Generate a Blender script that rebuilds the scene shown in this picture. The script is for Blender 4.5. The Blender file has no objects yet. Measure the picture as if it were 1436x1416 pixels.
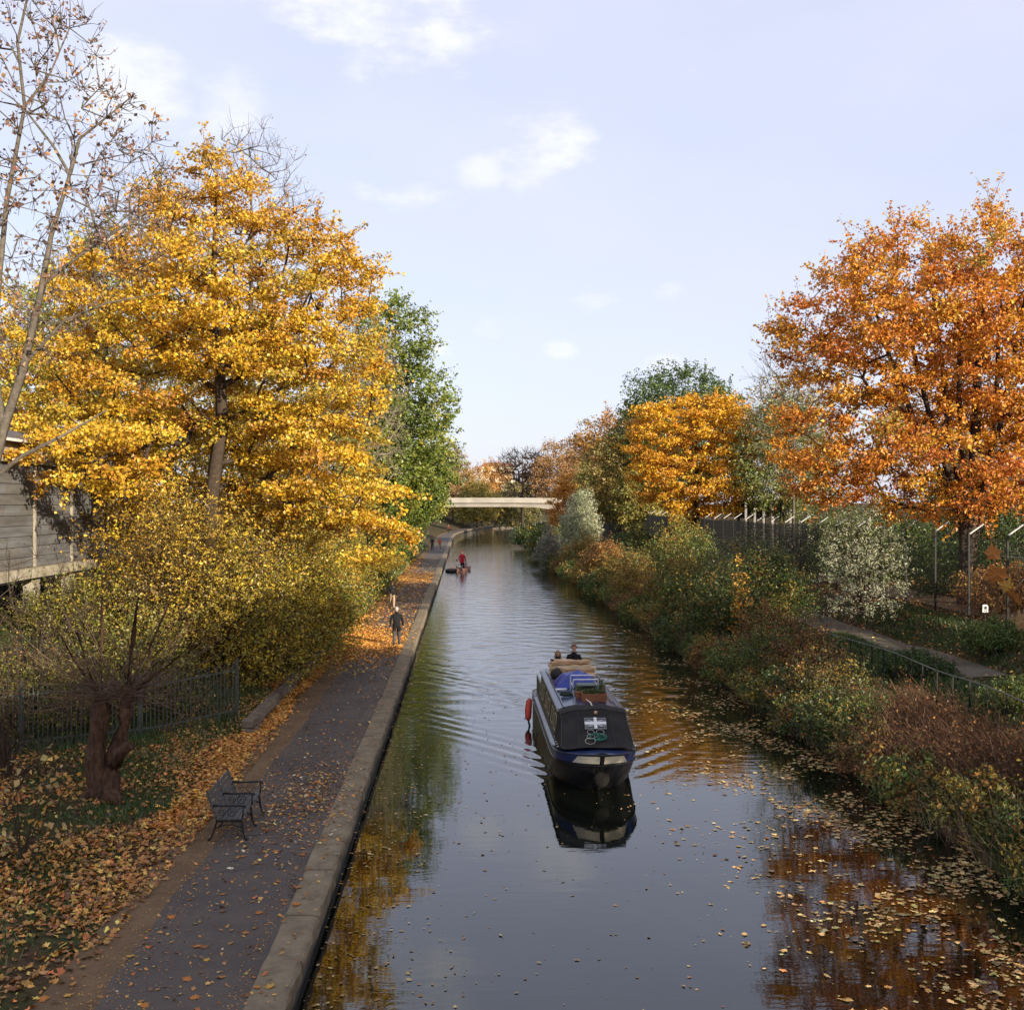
import bpy, bmesh, math, random
import numpy as np
from mathutils import Vector, Matrix

random.seed(7)
RNG = np.random.default_rng(11)
R = math.radians
scene = bpy.context.scene
COL = scene.collection

# ------------------------------------------------------------------ camera
FOC = 1500.0            # focal length in photograph pixels (1436 wide)
CAM_Z = 7.2             # eye height above the water
cam = bpy.data.cameras.new('camera')
cam.sensor_width = 36.0
cam.lens = 36.0 * FOC / 1436.0
cam.clip_start = 0.1
cam.clip_end = 6000
cam_ob = bpy.data.objects.new('camera', cam)
COL.objects.link(cam_ob)
cam_ob.location = (0, 0, CAM_Z)
cam_ob.rotation_euler = (R(90 - 0.11), 0, 0)
scene.camera = cam_ob

# ------------------------------------------------------------------ light
SUN_EL = 18.0
SUN_AZ = 140.0          # clockwise from +Y: behind the camera, to the right
SUN_DIR = Vector((math.sin(R(SUN_AZ)) * math.cos(R(SUN_EL)), math.cos(R(SUN_AZ)) * math.cos(R(SUN_EL)), math.sin(R(SUN_EL))))
sun = bpy.data.lights.new('sun', 'SUN')
sun.energy = 5.0
sun.angle = R(0.55)
sun.color = (1.0, 0.87, 0.68)
sun_ob = bpy.data.objects.new('sun', sun)
COL.objects.link(sun_ob)
sun_ob.rotation_euler = SUN_DIR.to_track_quat('Z', 'Y').to_euler()

scene.view_settings.view_transform = 'Standard'
scene.view_settings.look = 'None'
scene.view_settings.exposure = 0.72
scene.view_settings.gamma = 1.0
scene.view_settings.use_curve_mapping = False
scene.cycles.max_bounces = 6
scene.cycles.diffuse_bounces = 3
scene.cycles.glossy_bounces = 3
scene.cycles.transmission_bounces = 3

world = bpy.data.worlds.new('World')
scene.world = world
world.use_nodes = True


def build_world():
    nt = world.node_tree
    nt.nodes.clear()
    N, L = nt.nodes.new, nt.links.new

    def math_node(op, a, b=None, clamp=False):
        n = N('ShaderNodeMath'); n.operation = op; n.use_clamp = clamp
        for i, v in enumerate((a, b)):
            if v is None:
                continue
            if isinstance(v, (int, float)):
                n.inputs[i].default_value = v
            else:
                L(v, n.inputs[i])
        return n.outputs[0]

    out = N('ShaderNodeOutputWorld')
    sky = N('ShaderNodeTexSky')
    sky.sky_type = 'NISHITA'
    sky.sun_disc = False
    sky.sun_elevation = R(SUN_EL)
    sky.sun_rotation = R(SUN_AZ)
    sky.altitude = 30
    sky.air_density = 1.0
    sky.dust_density = 1.4
    sky.ozone_density = 1.5
    bg = N('ShaderNodeBackground'); bg.inputs[1].default_value = 0.125
    L(sky.outputs[0], bg.inputs[0])
    # thin high cloud veil with soft puffs
    tc = N('ShaderNodeTexCoord')
    nrm = N('ShaderNodeVectorMath'); nrm.operation = 'NORMALIZE'
    L(tc.outputs['Generated'], nrm.inputs[0])
    sep = N('ShaderNodeSeparateXYZ'); L(nrm.outputs[0], sep.inputs[0])
    u = math_node('ARCTAN2', sep.outputs[0], sep.outputs[1])
    v = math_node('ARCSINE', sep.outputs[2])
    comb = N('ShaderNodeCombineXYZ'); L(u, comb.inputs[0]); L(math_node('MULTIPLY', v, 2.2), comb.inputs[1])
    big = N('ShaderNodeTexNoise'); big.inputs['Scale'].default_value = 2.6; big.inputs['Detail'].default_value = 5; big.inputs['Roughness'].default_value = 0.55
    L(comb.outputs[0], big.inputs['Vector'])
    fine = N('ShaderNodeTexNoise'); fine.inputs['Scale'].default_value = 13; fine.inputs['Detail'].default_value = 7; fine.inputs['Roughness'].default_value = 0.62
    L(comb.outputs[0], fine.inputs['Vector'])
    veil = N('ShaderNodeMapRange')
    L(big.outputs[0], veil.inputs[0])
    veil.inputs[1].default_value = 0.35; veil.inputs[2].default_value = 0.7
    veil.inputs[3].default_value = 0.70; veil.inputs[4].default_value = 0.85
    bgv = N('ShaderNodeBackground'); bgv.inputs[0].default_value = (0.575, 0.586, 0.722, 1); bgv.inputs[1].default_value = 0.93
    mix = N('ShaderNodeMixShader'); L(veil.outputs[0], mix.inputs[0]); L(bg.outputs[0], mix.inputs[1]); L(bgv.outputs[0], mix.inputs[2])
    # cumulus puffs: (azimuth deg, elevation deg, half width deg, half height deg, strength)
    puffs = [(-7.0, 24.5, 5.4, 2.6, 1.0), (-5.0, 26.5, 4.0, 2.2, 1.0), (2.0, 18.6, 2.5, 1.5, 1.0), (1.4, 17.2, 1.5, 1.4, 0.6), (-6.0, 15.9, 2.4, 0.7, 0.8),
             (-1.7, 17.2, 1.2, 0.9, 0.6), (4.4, 10.8, 1.3, 0.7, 0.6), (8.0, 7.4, 1.1, 0.6, 0.9), (-3.9, 8.1, 1.0, 0.5, 0.9), (2.6, 8.2, 0.9, 0.5, 0.7),
             (-1.3, 9.3, 0.8, 0.5, 0.5), (-19.5, 20.0, 3.2, 2.2, 0.8), (8.4, 11.0, 0.9, 0.5, 0.5), (-14.5, 19.8, 2.0, 1.6, 0.6),
             (34, 20, 6, 2.4, 0.9), (60, 30, 8, 4, 0.9), (-48, 28, 8, 3.5, 0.9), (-80, 18, 7, 3, 0.9), (120, 32, 9, 4, 0.9), (-120, 24, 8, 3, 0.9),
             (100, 14, 6, 2, 0.8), (170, 40, 9, 5, 0.9), (20, 48, 9, 5, 0.9), (-30, 55, 9, 6, 0.9)]
    acc = None
    wob = math_node('MULTIPLY', math_node('SUBTRACT', fine.outputs[0], 0.5), 6.5)
    for az, el, a, b, s in puffs:
        du = math_node('DIVIDE', math_node('SUBTRACT', u, R(az)), R(a))
        dv = math_node('DIVIDE', math_node('SUBTRACT', v, R(el)), R(b))
        d = math_node('ADD', math_node('ADD', math_node('MULTIPLY', du, du), math_node('MULTIPLY', dv, dv)), wob)
        m = N('ShaderNodeMapRange'); m.interpolation_type = 'SMOOTHSTEP'
        L(d, m.inputs[0]); m.inputs[1].default_value = 1.5; m.inputs[2].default_value = -1.1
        m.inputs[3].default_value = 0.0; m.inputs[4].default_value = s
        acc = m.outputs[0] if acc is None else math_node('MAXIMUM', acc, m.outputs[0])
    bgc = N('ShaderNodeBackground'); bgc.inputs[0].default_value = (0.68, 0.675, 0.685, 1); bgc.inputs[1].default_value = 1.0
    mix2 = N('ShaderNodeMixShader'); L(math_node('MULTIPLY', acc, 0.85), mix2.inputs[0]); L(mix.outputs[0], mix2.inputs[1]); L(bgc.outputs[0], mix2.inputs[2])
    L(mix2.outputs[0], out.inputs[0])


build_world()

# ------------------------------------------------------------------ helpers: objects


def tag(o, label=None, cat=None, group=None, kind=None):
    if label: o['label'] = label
    if cat: o['category'] = cat
    if group: o['group'] = group
    if kind: o['kind'] = kind
    return o


def empty(name, loc=(0, 0, 0), rz=0.0):
    o = bpy.data.objects.new(name, None)
    COL.objects.link(o)
    o.location = loc
    o.rotation_euler = (0, 0, rz)
    o.empty_display_size = 0.2
    return o


def link_mesh(name, me, mats, parent=None):
    o = bpy.data.objects.new(name, me)
    COL.objects.link(o)
    if mats is not None:
        for m in (mats if isinstance(mats, (list, tuple)) else [mats]):
            me.materials.append(m)
    if parent is not None:
        o.parent = parent
    return o


def np_mesh(name, verts, faces, smooth=False, cols=None):
    """verts (n,3); faces (m,k) all the same k; cols (m,3) one colour per face"""
    verts = np.asarray(verts, np.float32); faces = np.asarray(faces, np.int32)
    me = bpy.data.meshes.new(name)
    m, k = faces.shape
    me.vertices.add(len(verts)); me.vertices.foreach_set('co', verts.ravel())
    me.loops.add(m * k); me.loops.foreach_set('vertex_index', faces.ravel())
    me.polygons.add(m); me.polygons.foreach_set('loop_start', np.arange(0, m * k, k, dtype=np.int32))
    me.polygons.foreach_set('use_smooth', np.full(m, smooth))
    me.update(calc_edges=True)
    if cols is not None:
        at = me.attributes.new('leafcol', 'FLOAT_COLOR', 'FACE')
        c = np.ones((m, 4), np.float32); c[:, :3] = cols
        at.data.foreach_set('color', c.ravel())
    return me


class MB:
    """collects boxes, tubes and polygons into one mesh"""
    def __init__(self):
        self.v = []; self.f = []; self.mi = []; self.cur = 0

    def add(self, vs, fs):
        b = len(self.v)
        self.v += [tuple(p) for p in vs]
        self.f += [tuple(i + b for i in f) for f in fs]
        self.mi += [self.cur] * len(fs)
        return self

    def box(self, c, size, rot=None):
        hx, hy, hz = size[0] / 2, size[1] / 2, size[2] / 2
        vs = [Vector((x, y, z)) for x in (-hx, hx) for y in (-hy, hy) for z in (-hz, hz)]
        if rot is not None:
            vs = [rot @ p for p in vs]
        c = Vector(c)
        return self.add([p + c for p in vs], [(0, 1, 3, 2), (4, 6, 7, 5), (0, 4, 5, 1), (2, 3, 7, 6), (0, 2, 6, 4), (1, 5, 7, 3)])

    def bar(self, a, b, w, h):
        a = Vector(a); b = Vector(b); d = b - a
        q = d.to_track_quat('Y', 'Z').to_matrix()
        return self.box((a + b) / 2, (w, d.length, h), q)

    def tube(self, pts, rad, n=6, cap=True):
        pts = [Vector(p) for p in pts]
        if not isinstance(rad, (list, tuple)):
            rad = [rad] * len(pts)
        rings = []
        up = Vector((0, 0, 1))
        for i, p in enumerate(pts):
            d = (pts[min(i + 1, len(pts) - 1)] - pts[max(i - 1, 0)])
            if d.length < 1e-9: d = Vector((0, 0, 1))
            d.normalize()
            s = d.cross(up) if abs(d.dot(up)) < 0.98 else d.cross(Vector((0, 1, 0)))
            s.normalize(); t = s.cross(d)
            rings.append([p + (s * math.cos(2 * math.pi * j / n) + t * math.sin(2 * math.pi * j / n)) * rad[i] for j in range(n)])
        vs = [q for r in rings for q in r]
        fs = []
        for i in range(len(pts) - 1):
            for j in range(n):
                a = i * n + j; b = i * n + (j + 1) % n
                fs.append((a, b, b + n, a + n))
        if cap:
            fs.append(tuple(range(n - 1, -1, -1))); fs.append(tuple((len(pts) - 1) * n + j for j in range(n)))
        return self.add(vs, fs)

    def loft(self, rows, close=False):
        n = len(rows[0]); vs = [p for r in rows for p in r]; fs = []
        for i in range(len(rows) - 1):
            for j in range(n if close else n - 1):
                a = i * n + j; b = i * n + (j + 1) % n
                fs.append((a, b, b + n, a + n))
        return self.add(vs, fs)

    def ball(self, c, r, nu=10, nv=7):
        c = Vector(c)
        if not isinstance(r, (tuple, list)): r = (r, r, r)
        rows = []
        for i in range(nv + 1):
            th = math.pi * i / nv
            rows.append([(c.x + r[0] * math.sin(th) * math.cos(2 * math.pi * j / nu), c.y + r[1] * math.sin(th) * math.sin(2 * math.pi * j / nu), c.z + r[2] * math.cos(th)) for j in range(nu)])
        return self.loft(rows, close=True)

    def build(self, name, mats, parent=None, smooth=False, bevel=0.0):
        me = bpy.data.meshes.new(name)
        me.from_pydata(self.v, [], self.f)
        me.polygons.foreach_set('material_index', self.mi)
        me.update()
        bm = bmesh.new(); bm.from_mesh(me)
        bmesh.ops.recalc_face_normals(bm, faces=bm.faces)
        bm.to_mesh(me); bm.free()
        o = link_mesh(name, me, mats, parent)
        if smooth:
            me.polygons.foreach_set('use_smooth', [True] * len(me.polygons))
        if bevel:
            m = o.modifiers.new('bevel', 'BEVEL'); m.width = bevel; m.segments = 1; m.limit_method = 'ANGLE'
        return o


# ------------------------------------------------------------------ helpers: materials
_mats = {}


def mat(name, col, rough=0.7, spec=0.4, metal=0.0, var=0.0, scale=6.0, bump=0.0, bump_scale=None, col2=None, detail=5, coat=0.0, stretch=None):
    if name in _mats:
        return _mats[name]
    m = bpy.data.materials.new(name); m.use_nodes = True
    nt = m.node_tree; b = nt.nodes['Principled BSDF']
    b.inputs['Roughness'].default_value = rough
    b.inputs['Metallic'].default_value = metal
    b.inputs['Specular IOR Level'].default_value = spec
    b.inputs['Coat Weight'].default_value = coat
    c1 = (*col, 1)
    if col2 is None:
        col2 = tuple(max(0, c * (1 - var)) for c in col)
    tc = nt.nodes.new('ShaderNodeTexCoord')
    vec = tc.outputs['Object']
    if stretch:
        mp = nt.nodes.new('ShaderNodeMapping'); mp.inputs['Scale'].default_value = stretch
        nt.links.new(vec, mp.inputs['Vector']); vec = mp.outputs[0]
    nz = nt.nodes.new('ShaderNodeTexNoise'); nz.inputs['Scale'].default_value = scale; nz.inputs['Detail'].default_value = detail; nz.inputs['Roughness'].default_value = 0.65
    nt.links.new(vec, nz.inputs['Vector'])
    rp = nt.nodes.new('ShaderNodeMapRange'); rp.inputs[1].default_value = 0.35; rp.inputs[2].default_value = 0.68
    nt.links.new(nz.outputs[0], rp.inputs[0])
    mx = nt.nodes.new('ShaderNodeMix'); mx.data_type = 'RGBA'
    mx.inputs[6].default_value = c1; mx.inputs[7].default_value = (*col2, 1)
    nt.links.new(rp.outputs[0], mx.inputs[0]); nt.links.new(mx.outputs[2], b.inputs['Base Color'])
    if bump:
        n2 = nt.nodes.new('ShaderNodeTexNoise'); n2.inputs['Scale'].default_value = bump_scale or scale * 4; n2.inputs['Detail'].default_value = 6
        nt.links.new(vec, n2.inputs['Vector'])
        bp = nt.nodes.new('ShaderNodeBump'); bp.inputs['Strength'].default_value = 1.0; bp.inputs['Distance'].default_value = bump
        nt.links.new(n2.outputs[0], bp.inputs['Height']); nt.links.new(bp.outputs[0], b.inputs['Normal'])
    _mats[name] = m
    return m


def leaf_material(name, trans=0.3, gloss=0.06):
    if name in _mats:
        return _mats[name]
    m = bpy.data.materials.new(name); m.use_nodes = True
    nt = m.node_tree; nt.nodes.clear(); N = nt.nodes.new; L = nt.links.new
    out = N('ShaderNodeOutputMaterial'); at = N('ShaderNodeAttribute'); at.attribute_name = 'leafcol'
    d = N('ShaderNodeBsdfDiffuse'); t = N('ShaderNodeBsdfTranslucent'); g = N('ShaderNodeBsdfGlossy')
    g.inputs['Roughness'].default_value = 0.45; g.inputs['Color'].default_value = (1, 1, 1, 1)
    L(at.outputs['Color'], d.inputs['Color']); L(at.outputs['Color'], t.inputs['Color'])
    m1 = N('ShaderNodeMixShader'); m1.inputs[0].default_value = trans; L(d.outputs[0], m1.inputs[1]); L(t.outputs[0], m1.inputs[2])
    m2 = N('ShaderNodeMixShader'); m2.inputs[0].default_value = gloss; L(m1.outputs[0], m2.inputs[1]); L(g.outputs[0], m2.inputs[2])
    L(m2.outputs[0], out.inputs[0])
    _mats[name] = m
    return m


LEAF = leaf_material('leaf_blade', 0.32, 0.035)
LITTER = leaf_material('fallen_leaf_blade', 0.05, 0.03)
BARK = mat('bark_dark', (0.075, 0.055, 0.04), 0.9, 0.2, var=0.5, scale=9, bump=0.02)
BARK_G = mat('bark_grey', (0.16, 0.135, 0.105), 0.9, 0.2, var=0.5, scale=8, bump=0.02)
BARK_P = mat('bark_pale', (0.30, 0.25, 0.20), 0.9, 0.2, var=0.4, scale=8, bump=0.01)
BARK_R = mat('bark_red_brown', (0.125, 0.072, 0.046), 0.95, 0.12, col2=(0.035, 0.02, 0.014), scale=7, bump=0.08, bump_scale=9, stretch=(1.4, 1.4, 0.6))
TWIG_R = mat('twig_red_brown', (0.19, 0.095, 0.055), 0.8, 0.2, col2=(0.10, 0.06, 0.04), scale=3)
TWIG_D = mat('twig_dark_brown', (0.16, 0.10, 0.065), 0.85, 0.2, col2=(0.06, 0.04, 0.03), scale=3)
IRON = mat('black_iron', (0.012, 0.013, 0.013), 0.5, 0.4, var=0.3, scale=20)
CONC = mat('pale_concrete', (0.52, 0.47, 0.38), 0.85, 0.2, var=0.3, scale=0.8, bump=0.01)

# ------------------------------------------------------------------ the lie of the land


def kx(Y):
    """X of the towpath's water edge at distance Y: straight, then a bend to the right"""
    Y = np.asarray(Y, float)
    b = np.clip(Y - 215, 0, 130)
    extra = 0.00105 * b * b + np.clip(Y - 345, 0, None) * 0.27
    return -2.4 - 0.0435 * Y + extra


def cw(Y):
    return 12.8 - 0.011 * np.clip(np.asarray(Y, float) - 60, 0, 200)


def smooth(a, b, x):
    t = np.clip((np.asarray(x, float) - a) / (b - a), 0, 1)
    return t * t * (3 - 2 * t)


def lump(x, y):
    return (np.sin(x * 0.9 + y * 0.37) + np.sin(y * 0.71 - x * 0.43 + 1.3) + np.sin(x * 1.7 - y * 1.1 + 0.4) * 0.5) / 2.5


def gz_s(s, Y):
    """ground height from offset s to the right of the towpath edge"""
    s = np.asarray(s, float); Y = np.asarray(Y, float)
    d = -s
    near = np.interp(d, [3.6, 4.4, 9, 11, 14, 25, 60], [0.45, 0.52, 0.8, 1.1, 2.3, 3.6, 5.0])
    far = np.interp(d, [3.6, 3.9, 4.1, 7, 12, 25, 60], [0.45, 0.5, 0.85, 1.6, 3.0, 4.4, 5.5])
    k = smooth(30, 36, Y)
    zl = near * (1 - k) + far * k
    u = s - cw(Y)
    zr = np.interp(u, [-0.5, -0.1, 0.25, 2, 3.6, 5.6, 7.5, 8.6, 10.5, 14, 30, 80], [-1.2, -0.1, 0.3, 0.75, 1.1, 1.5, 1.55, 2.4, 2.5, 2.9, 4.4, 6])
    z = np.where(s < 0.0, np.where(d < 3.6, 0.42, zl), np.where(u < -0.5, -1.2, zr))
    amp = np.where(d > 4, 0.07, 0) * (s < 0) + np.where(u > 0.3, 0.09, 0)
    return z + lump(s * 1.3, Y * 1.1) * amp


def gz(x, y):
    return float(gz_s(x - kx(y), y))


def ux(u, Y):
    """X of a point u metres inland from the right-hand water edge"""
    return float(kx(Y) + cw(Y) + u)


def px(x, y, Y):
    """a photograph position at distance Y as metres (used to lay the place out)"""
    return Vector(((x - 718) / FOC * Y, Y, CAM_Z - (y - 705) / FOC * Y))


def build_ground():
    sl = [-1500, -600, -250, -120, -70, -45, -30, -22, -17, -14, -12, -10.5, -9, -8, -7, -6.2, -5.4, -4.8, -4.3, -4.1, -3.9, -3.6, -2, -0.6, -0.2, -0.08]
    rows = []
    Ys = np.concatenate([np.arange(-60, 14, 6), np.arange(14, 64, 0.8), np.arange(64, 130, 2.5), np.arange(130, 420, 8), [460, 520, 620, 800, 1200, 2500]])
    us = [-12.6, -0.5, -0.1, 0.25, 0.8, 1.4, 2, 2.8, 3.6, 4.6, 5.6, 6.5, 7.5, 8, 8.6, 9.5, 10.5, 12, 14, 17, 20, 25, 30, 45, 80, 150, 300, 700, 1500]
    nc = len(sl) + len(us)
    V = []
    for Y in Ys:
        s = np.array(sl + [float(cw(Y)) + u for u in us])
        z = gz_s(s, Y)
        z[(s < 0) & (s > -3.6)] = 0.36
        z[len(sl)] = -1.2
        z[len(sl) - 1] = 0.2
        V.append(np.stack([kx(Y) + s, np.full(nc, Y), z], 1))
    V = np.concatenate(V)
    F = []
    for i in range(len(Ys) - 1):
        a = i * nc + np.arange(nc - 1)
        F.append(np.stack([a, a + 1, a + nc + 1, a + nc], 1))
    me = np_mesh('ground', V, np.concatenate(F), True)
    m = bpy.data.materials.new('soil_and_grass'); m.use_nodes = True
    nt = m.node_tree; b = nt.nodes['Principled BSDF']; N = nt.nodes.new; L = nt.links.new
    b.inputs['Roughness'].default_value = 0.95; b.inputs['Specular IOR Level'].default_value = 0.15
    tc = N('ShaderNodeTexCoord')
    n1 = N('ShaderNodeTexNoise'); n1.inputs['Scale'].default_value = 0.55; n1.inputs['Detail'].default_value = 8
    n2 = N('ShaderNodeTexNoise'); n2.inputs['Scale'].default_value = 9; n2.inputs['Detail'].default_value = 6
    L(tc.outputs['Object'], n1.inputs[0]); L(tc.outputs['Object'], n2.inputs[0])
    r1 = N('ShaderNodeValToRGB'); e = r1.color_ramp.elements
    e[0].position = 0.36; e[0].color = (0.045, 0.06, 0.018, 1); e[1].position = 0.6; e[1].color = (0.085, 0.055, 0.032, 1)
    r2 = N('ShaderNodeValToRGB'); e = r2.color_ramp.elements
    e[0].position = 0.3; e[0].color = (0.4, 0.4, 0.4, 1); e[1].position = 0.75; e[1].color = (1.3, 1.2, 1.1, 1)
    L(n1.outputs[0], r1.inputs[0]); L(n2.outputs[0], r2.inputs[0])
    mx = N('ShaderNodeMix'); mx.data_type = 'RGBA'; mx.blend_type = 'MULTIPLY'; mx.inputs[0].default_value = 1
    L(r1.outputs[0], mx.inputs[6]); L(r2.outputs[0], mx.inputs[7]); L(mx.outputs[2], b.inputs['Base Color'])
    bp = N('ShaderNodeBump'); bp.inputs['Distance'].default_value = 0.05; L(n2.outputs[0], bp.inputs['Height']); L(bp.outputs[0], b.inputs['Normal'])
    tag(link_mesh('ground', me, m), 'leafy earth banks sloping up on both sides of the canal', None, None, 'structure')


build_ground()


def strip(name, s0, s1, y0, y1, z, m, step=2.0, ns=3, wob=0.0, label=None, side='l'):
    Ys = np.arange(y0, y1 + 0.01, step); V = []
    for i, Y in enumerate(Ys):
        w0 = wob * math.sin(Y * 1.9 + 1) * 0.6 + wob * math.sin(Y * 0.63) + wob * 0.4 * math.sin(Y * 5.3)
        base = float(kx(Y)) if side == 'l' else float(kx(Y) + cw(Y))
        for j in range(ns + 1):
            t = j / ns
            V.append((base + s0 + w0 * (1 - t) + (s1 - s0) * t, Y, z if not callable(z) else z(s0 + (s1 - s0) * t, Y)))
    n = ns + 1
    F = [(i * n + j, i * n + j + 1, i * n + n + j + 1, i * n + n + j) for i in range(len(Ys) - 1) for j in range(ns)]
    o = link_mesh(name, np_mesh(name, V, F, True), m)
    return tag(o, label, None, None, 'structure')


def asphalt_material():
    m = bpy.data.materials.new('towpath_asphalt'); m.use_nodes = True
    nt = m.node_tree; b = nt.nodes['Principled BSDF']; N = nt.nodes.new; L = nt.links.new
    b.inputs['Specular IOR Level'].default_value = .3
    tc = N('ShaderNodeTexCoord'); vec = tc.outputs['Object']

    def noise(sc, det=6, ro=.6):
        n = N('ShaderNodeTexNoise'); n.inputs['Scale'].default_value = sc; n.inputs['Detail'].default_value = det; n.inputs['Roughness'].default_value = ro
        L(vec, n.inputs['Vector']); return n.outputs[0]

    def rng_(v, a, c, lo, hi):
        n = N('ShaderNodeMapRange'); L(v, n.inputs[0]); n.inputs[1].default_value = a; n.inputs[2].default_value = c; n.inputs[3].default_value = lo; n.inputs[4].default_value = hi
        return n.outputs[0]

    def mix(f, a, c):
        n = N('ShaderNodeMix'); n.data_type = 'RGBA'
        if isinstance(f, float): n.inputs[0].default_value = f
        else: L(f, n.inputs[0])
        for i, v in ((6, a), (7, c)):
            if isinstance(v, tuple): n.inputs[i].default_value = (*v, 1)
            else: L(v, n.inputs[i])
        return n.outputs[2]
    c = mix(rng_(noise(.45, 5), .38, .66, 0, 1), (.066, .056, .050), (.100, .082, .066))
    c = mix(rng_(noise(1.9, 8, .7), .5, .72, 0, .6), c, (.125, .098, .072))
    c = mix(rng_(noise(85, 3), .55, .72, 0, .75), c, (.17, .15, .13))
    c = mix(rng_(noise(60, 2), .62, .75, 0, .7), c, (.035, .03, .028))
    wn = N('ShaderNodeTexNoise'); wn.inputs['Scale'].default_value = 1.4; wn.inputs['Detail'].default_value = 5; L(vec, wn.inputs['Vector'])
    wv = N('ShaderNodeVectorMath'); wv.operation = 'SCALE'; wv.inputs[3].default_value = 1.1; L(wn.outputs['Color'], wv.inputs[0])
    ad = N('ShaderNodeVectorMath'); ad.operation = 'ADD'; L(vec, ad.inputs[0]); L(wv.outputs[0], ad.inputs[1])
    vo = N('ShaderNodeTexVoronoi'); vo.feature = 'DISTANCE_TO_EDGE'; vo.inputs['Scale'].default_value = .42; L(ad.outputs[0], vo.inputs['Vector'])
    crack = rng_(vo.outputs['Distance'], .004, .011, 1, 0)
    mm = N('ShaderNodeMath'); mm.operation = 'MULTIPLY'; L(crack, mm.inputs[0]); L(rng_(noise(.3, 2), .46, .56, 0, .8), mm.inputs[1])
    c = mix(mm.outputs[0], c, (.022, .019, .017))
    L(c, b.inputs['Base Color'])
    L(rng_(noise(.8, 4), .35, .65, .68, .93), b.inputs['Roughness'])
    bp = N('ShaderNodeBump'); bp.inputs['Distance'].default_value = .006; L(noise(90, 3), bp.inputs['Height']); L(bp.outputs[0], b.inputs['Normal'])
    return m


asphalt = asphalt_material()

dirt = mat('trodden_earth', (0.18, 0.118, 0.066), 0.95, 0.15, col2=(0.12, 0.078, 0.045), scale=1.6, bump=0.02, bump_scale=22)
strip('dirt_verge', -4.2, -0.4, -40, 400, 0.440, dirt, 0.8, 4, 0.12, 'brown trodden earth verge beside the asphalt towpath')
strip('towpath', -2.58, -0.50, -40, 400, 0.447, asphalt, 0.4, 3, 0.045, 'dark asphalt towpath beside the canal')
path_r = mat('grey_brown_path', (0.15, 0.13, 0.095), 0.95, 0.15, col2=(0.10, 0.085, 0.06), scale=1.2, bump=0.02)
strip('garden_path', 5.7, 7.4, 35, 60, lambda s, Y: float(gz_s(cw(Y) + s, Y)) + 0.03, path_r, 1.0, 5, 0.1, 'grey brown path behind the low railing on the right bank', side='r')
path_t = mat('tan_path', (0.24, 0.17, 0.10), 0.95, 0.15, col2=(0.17, 0.12, 0.07), scale=1.2, bump=0.02)
strip('upper_path', 10.7, 12.3, 22, 75, lambda s, Y: float(gz_s(cw(Y) + s, Y)) + 0.05, path_t, 1.0, 5, 0.1, 'tan earth path behind the tall fence on the right bank', side='r')

# canal wall with coping stones
conc_k = mat('coping_concrete', (0.25, 0.198, 0.125), 0.88, 0.25, col2=(0.13, 0.104, 0.066), scale=2.2, bump=0.012, bump_scale=16, detail=9)
wallm = mat('damp_canal_wall', (0.06, 0.055, 0.045), 0.6, 0.4, col2=(0.03, 0.032, 0.025), scale=3, bump=0.02)


def build_kerb():
    Ys = np.concatenate([np.arange(-40, 220, 2.0), np.arange(220, 402, 2.0)])
    V = []; n = 4
    for Y in Ys:
        b = float(kx(Y))
        V += [(b - 0.5, Y, 0.31), (b - 0.035, Y, 0.31), (b - 0.03, Y, -0.2), (b + 0.0, Y, -1.3)]
    F = [(i * n + j, i * n + j + 1, i * n + n + j + 1, i * n + n + j) for i in range(len(Ys) - 1) for j in range(3)]
    w = tag(link_mesh('canal_wall', np_mesh('canal_wall', V, F), wallm), 'damp dark canal wall under the towpath kerb', None, None, 'structure')
    rr = random.Random(5)
    Y = 8.0; k = 0
    while Y < 110:
        Ln = rr.uniform(1.5, 2.3) if Y < 60 else 5.0
        a, b = Y + 0.012, Y + Ln - 0.012
        mb = MB()
        dz = rr.uniform(-0.014, 0.014); dx = rr.uniform(-0.02, 0.02)
        rows = []
        nseg = max(2, int(Ln / 0.28))
        prof = [(-0.55, 0.30), (-0.55, 0.462), (-0.52, 0.478), (-0.30, 0.486), (-0.05, 0.478), (-0.008, 0.45), (0.012, 0.40), (0.012, 0.23), (-0.02, 0.22)]
        for i in range(nseg + 1):
            yy = a + (b - a) * i / nseg
            bx = float(kx(yy)) + dx
            row = []
            for q, (s, z) in enumerate(prof):
                j = rr.uniform(-1, 1) * (0.016 if q in (4, 5, 6, 7) else 0.006)
                row.append((bx + s + j, yy, z + dz + rr.uniform(-1, 1) * (0.007 if q in (3, 4, 5) else 0.002)))
            rows.append(row)
        mb.loft(rows)
        n = len(prof)
        mb.add(rows[0], [tuple(range(n))]); mb.add(rows[-1], [tuple(range(n - 1, -1, -1))])
        mb.build('coping_stone', conc_k, w, smooth=False)
        Y += Ln
    mb = MB()
    rows = []
    for Yf in np.arange(Y, 402, 2.0):
        bx = float(kx(Yf))
        rows.append([(bx + s, Yf, z) for s, z in ((-0.55, 0.30), (-0.55, 0.48), (-0.02, 0.48), (0.01, 0.45), (0.01, 0.22))])
    mb.loft(rows)
    mb.build('far_coping', conc_k, w)


build_kerb()

# low stone retaining wall along the left side of the verge
rubble = mat('rubble_stone', (0.20, 0.155, 0.11), 0.92, 0.2, col2=(0.11, 0.085, 0.06), scale=4, bump=0.03, bump_scale=12)


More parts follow.
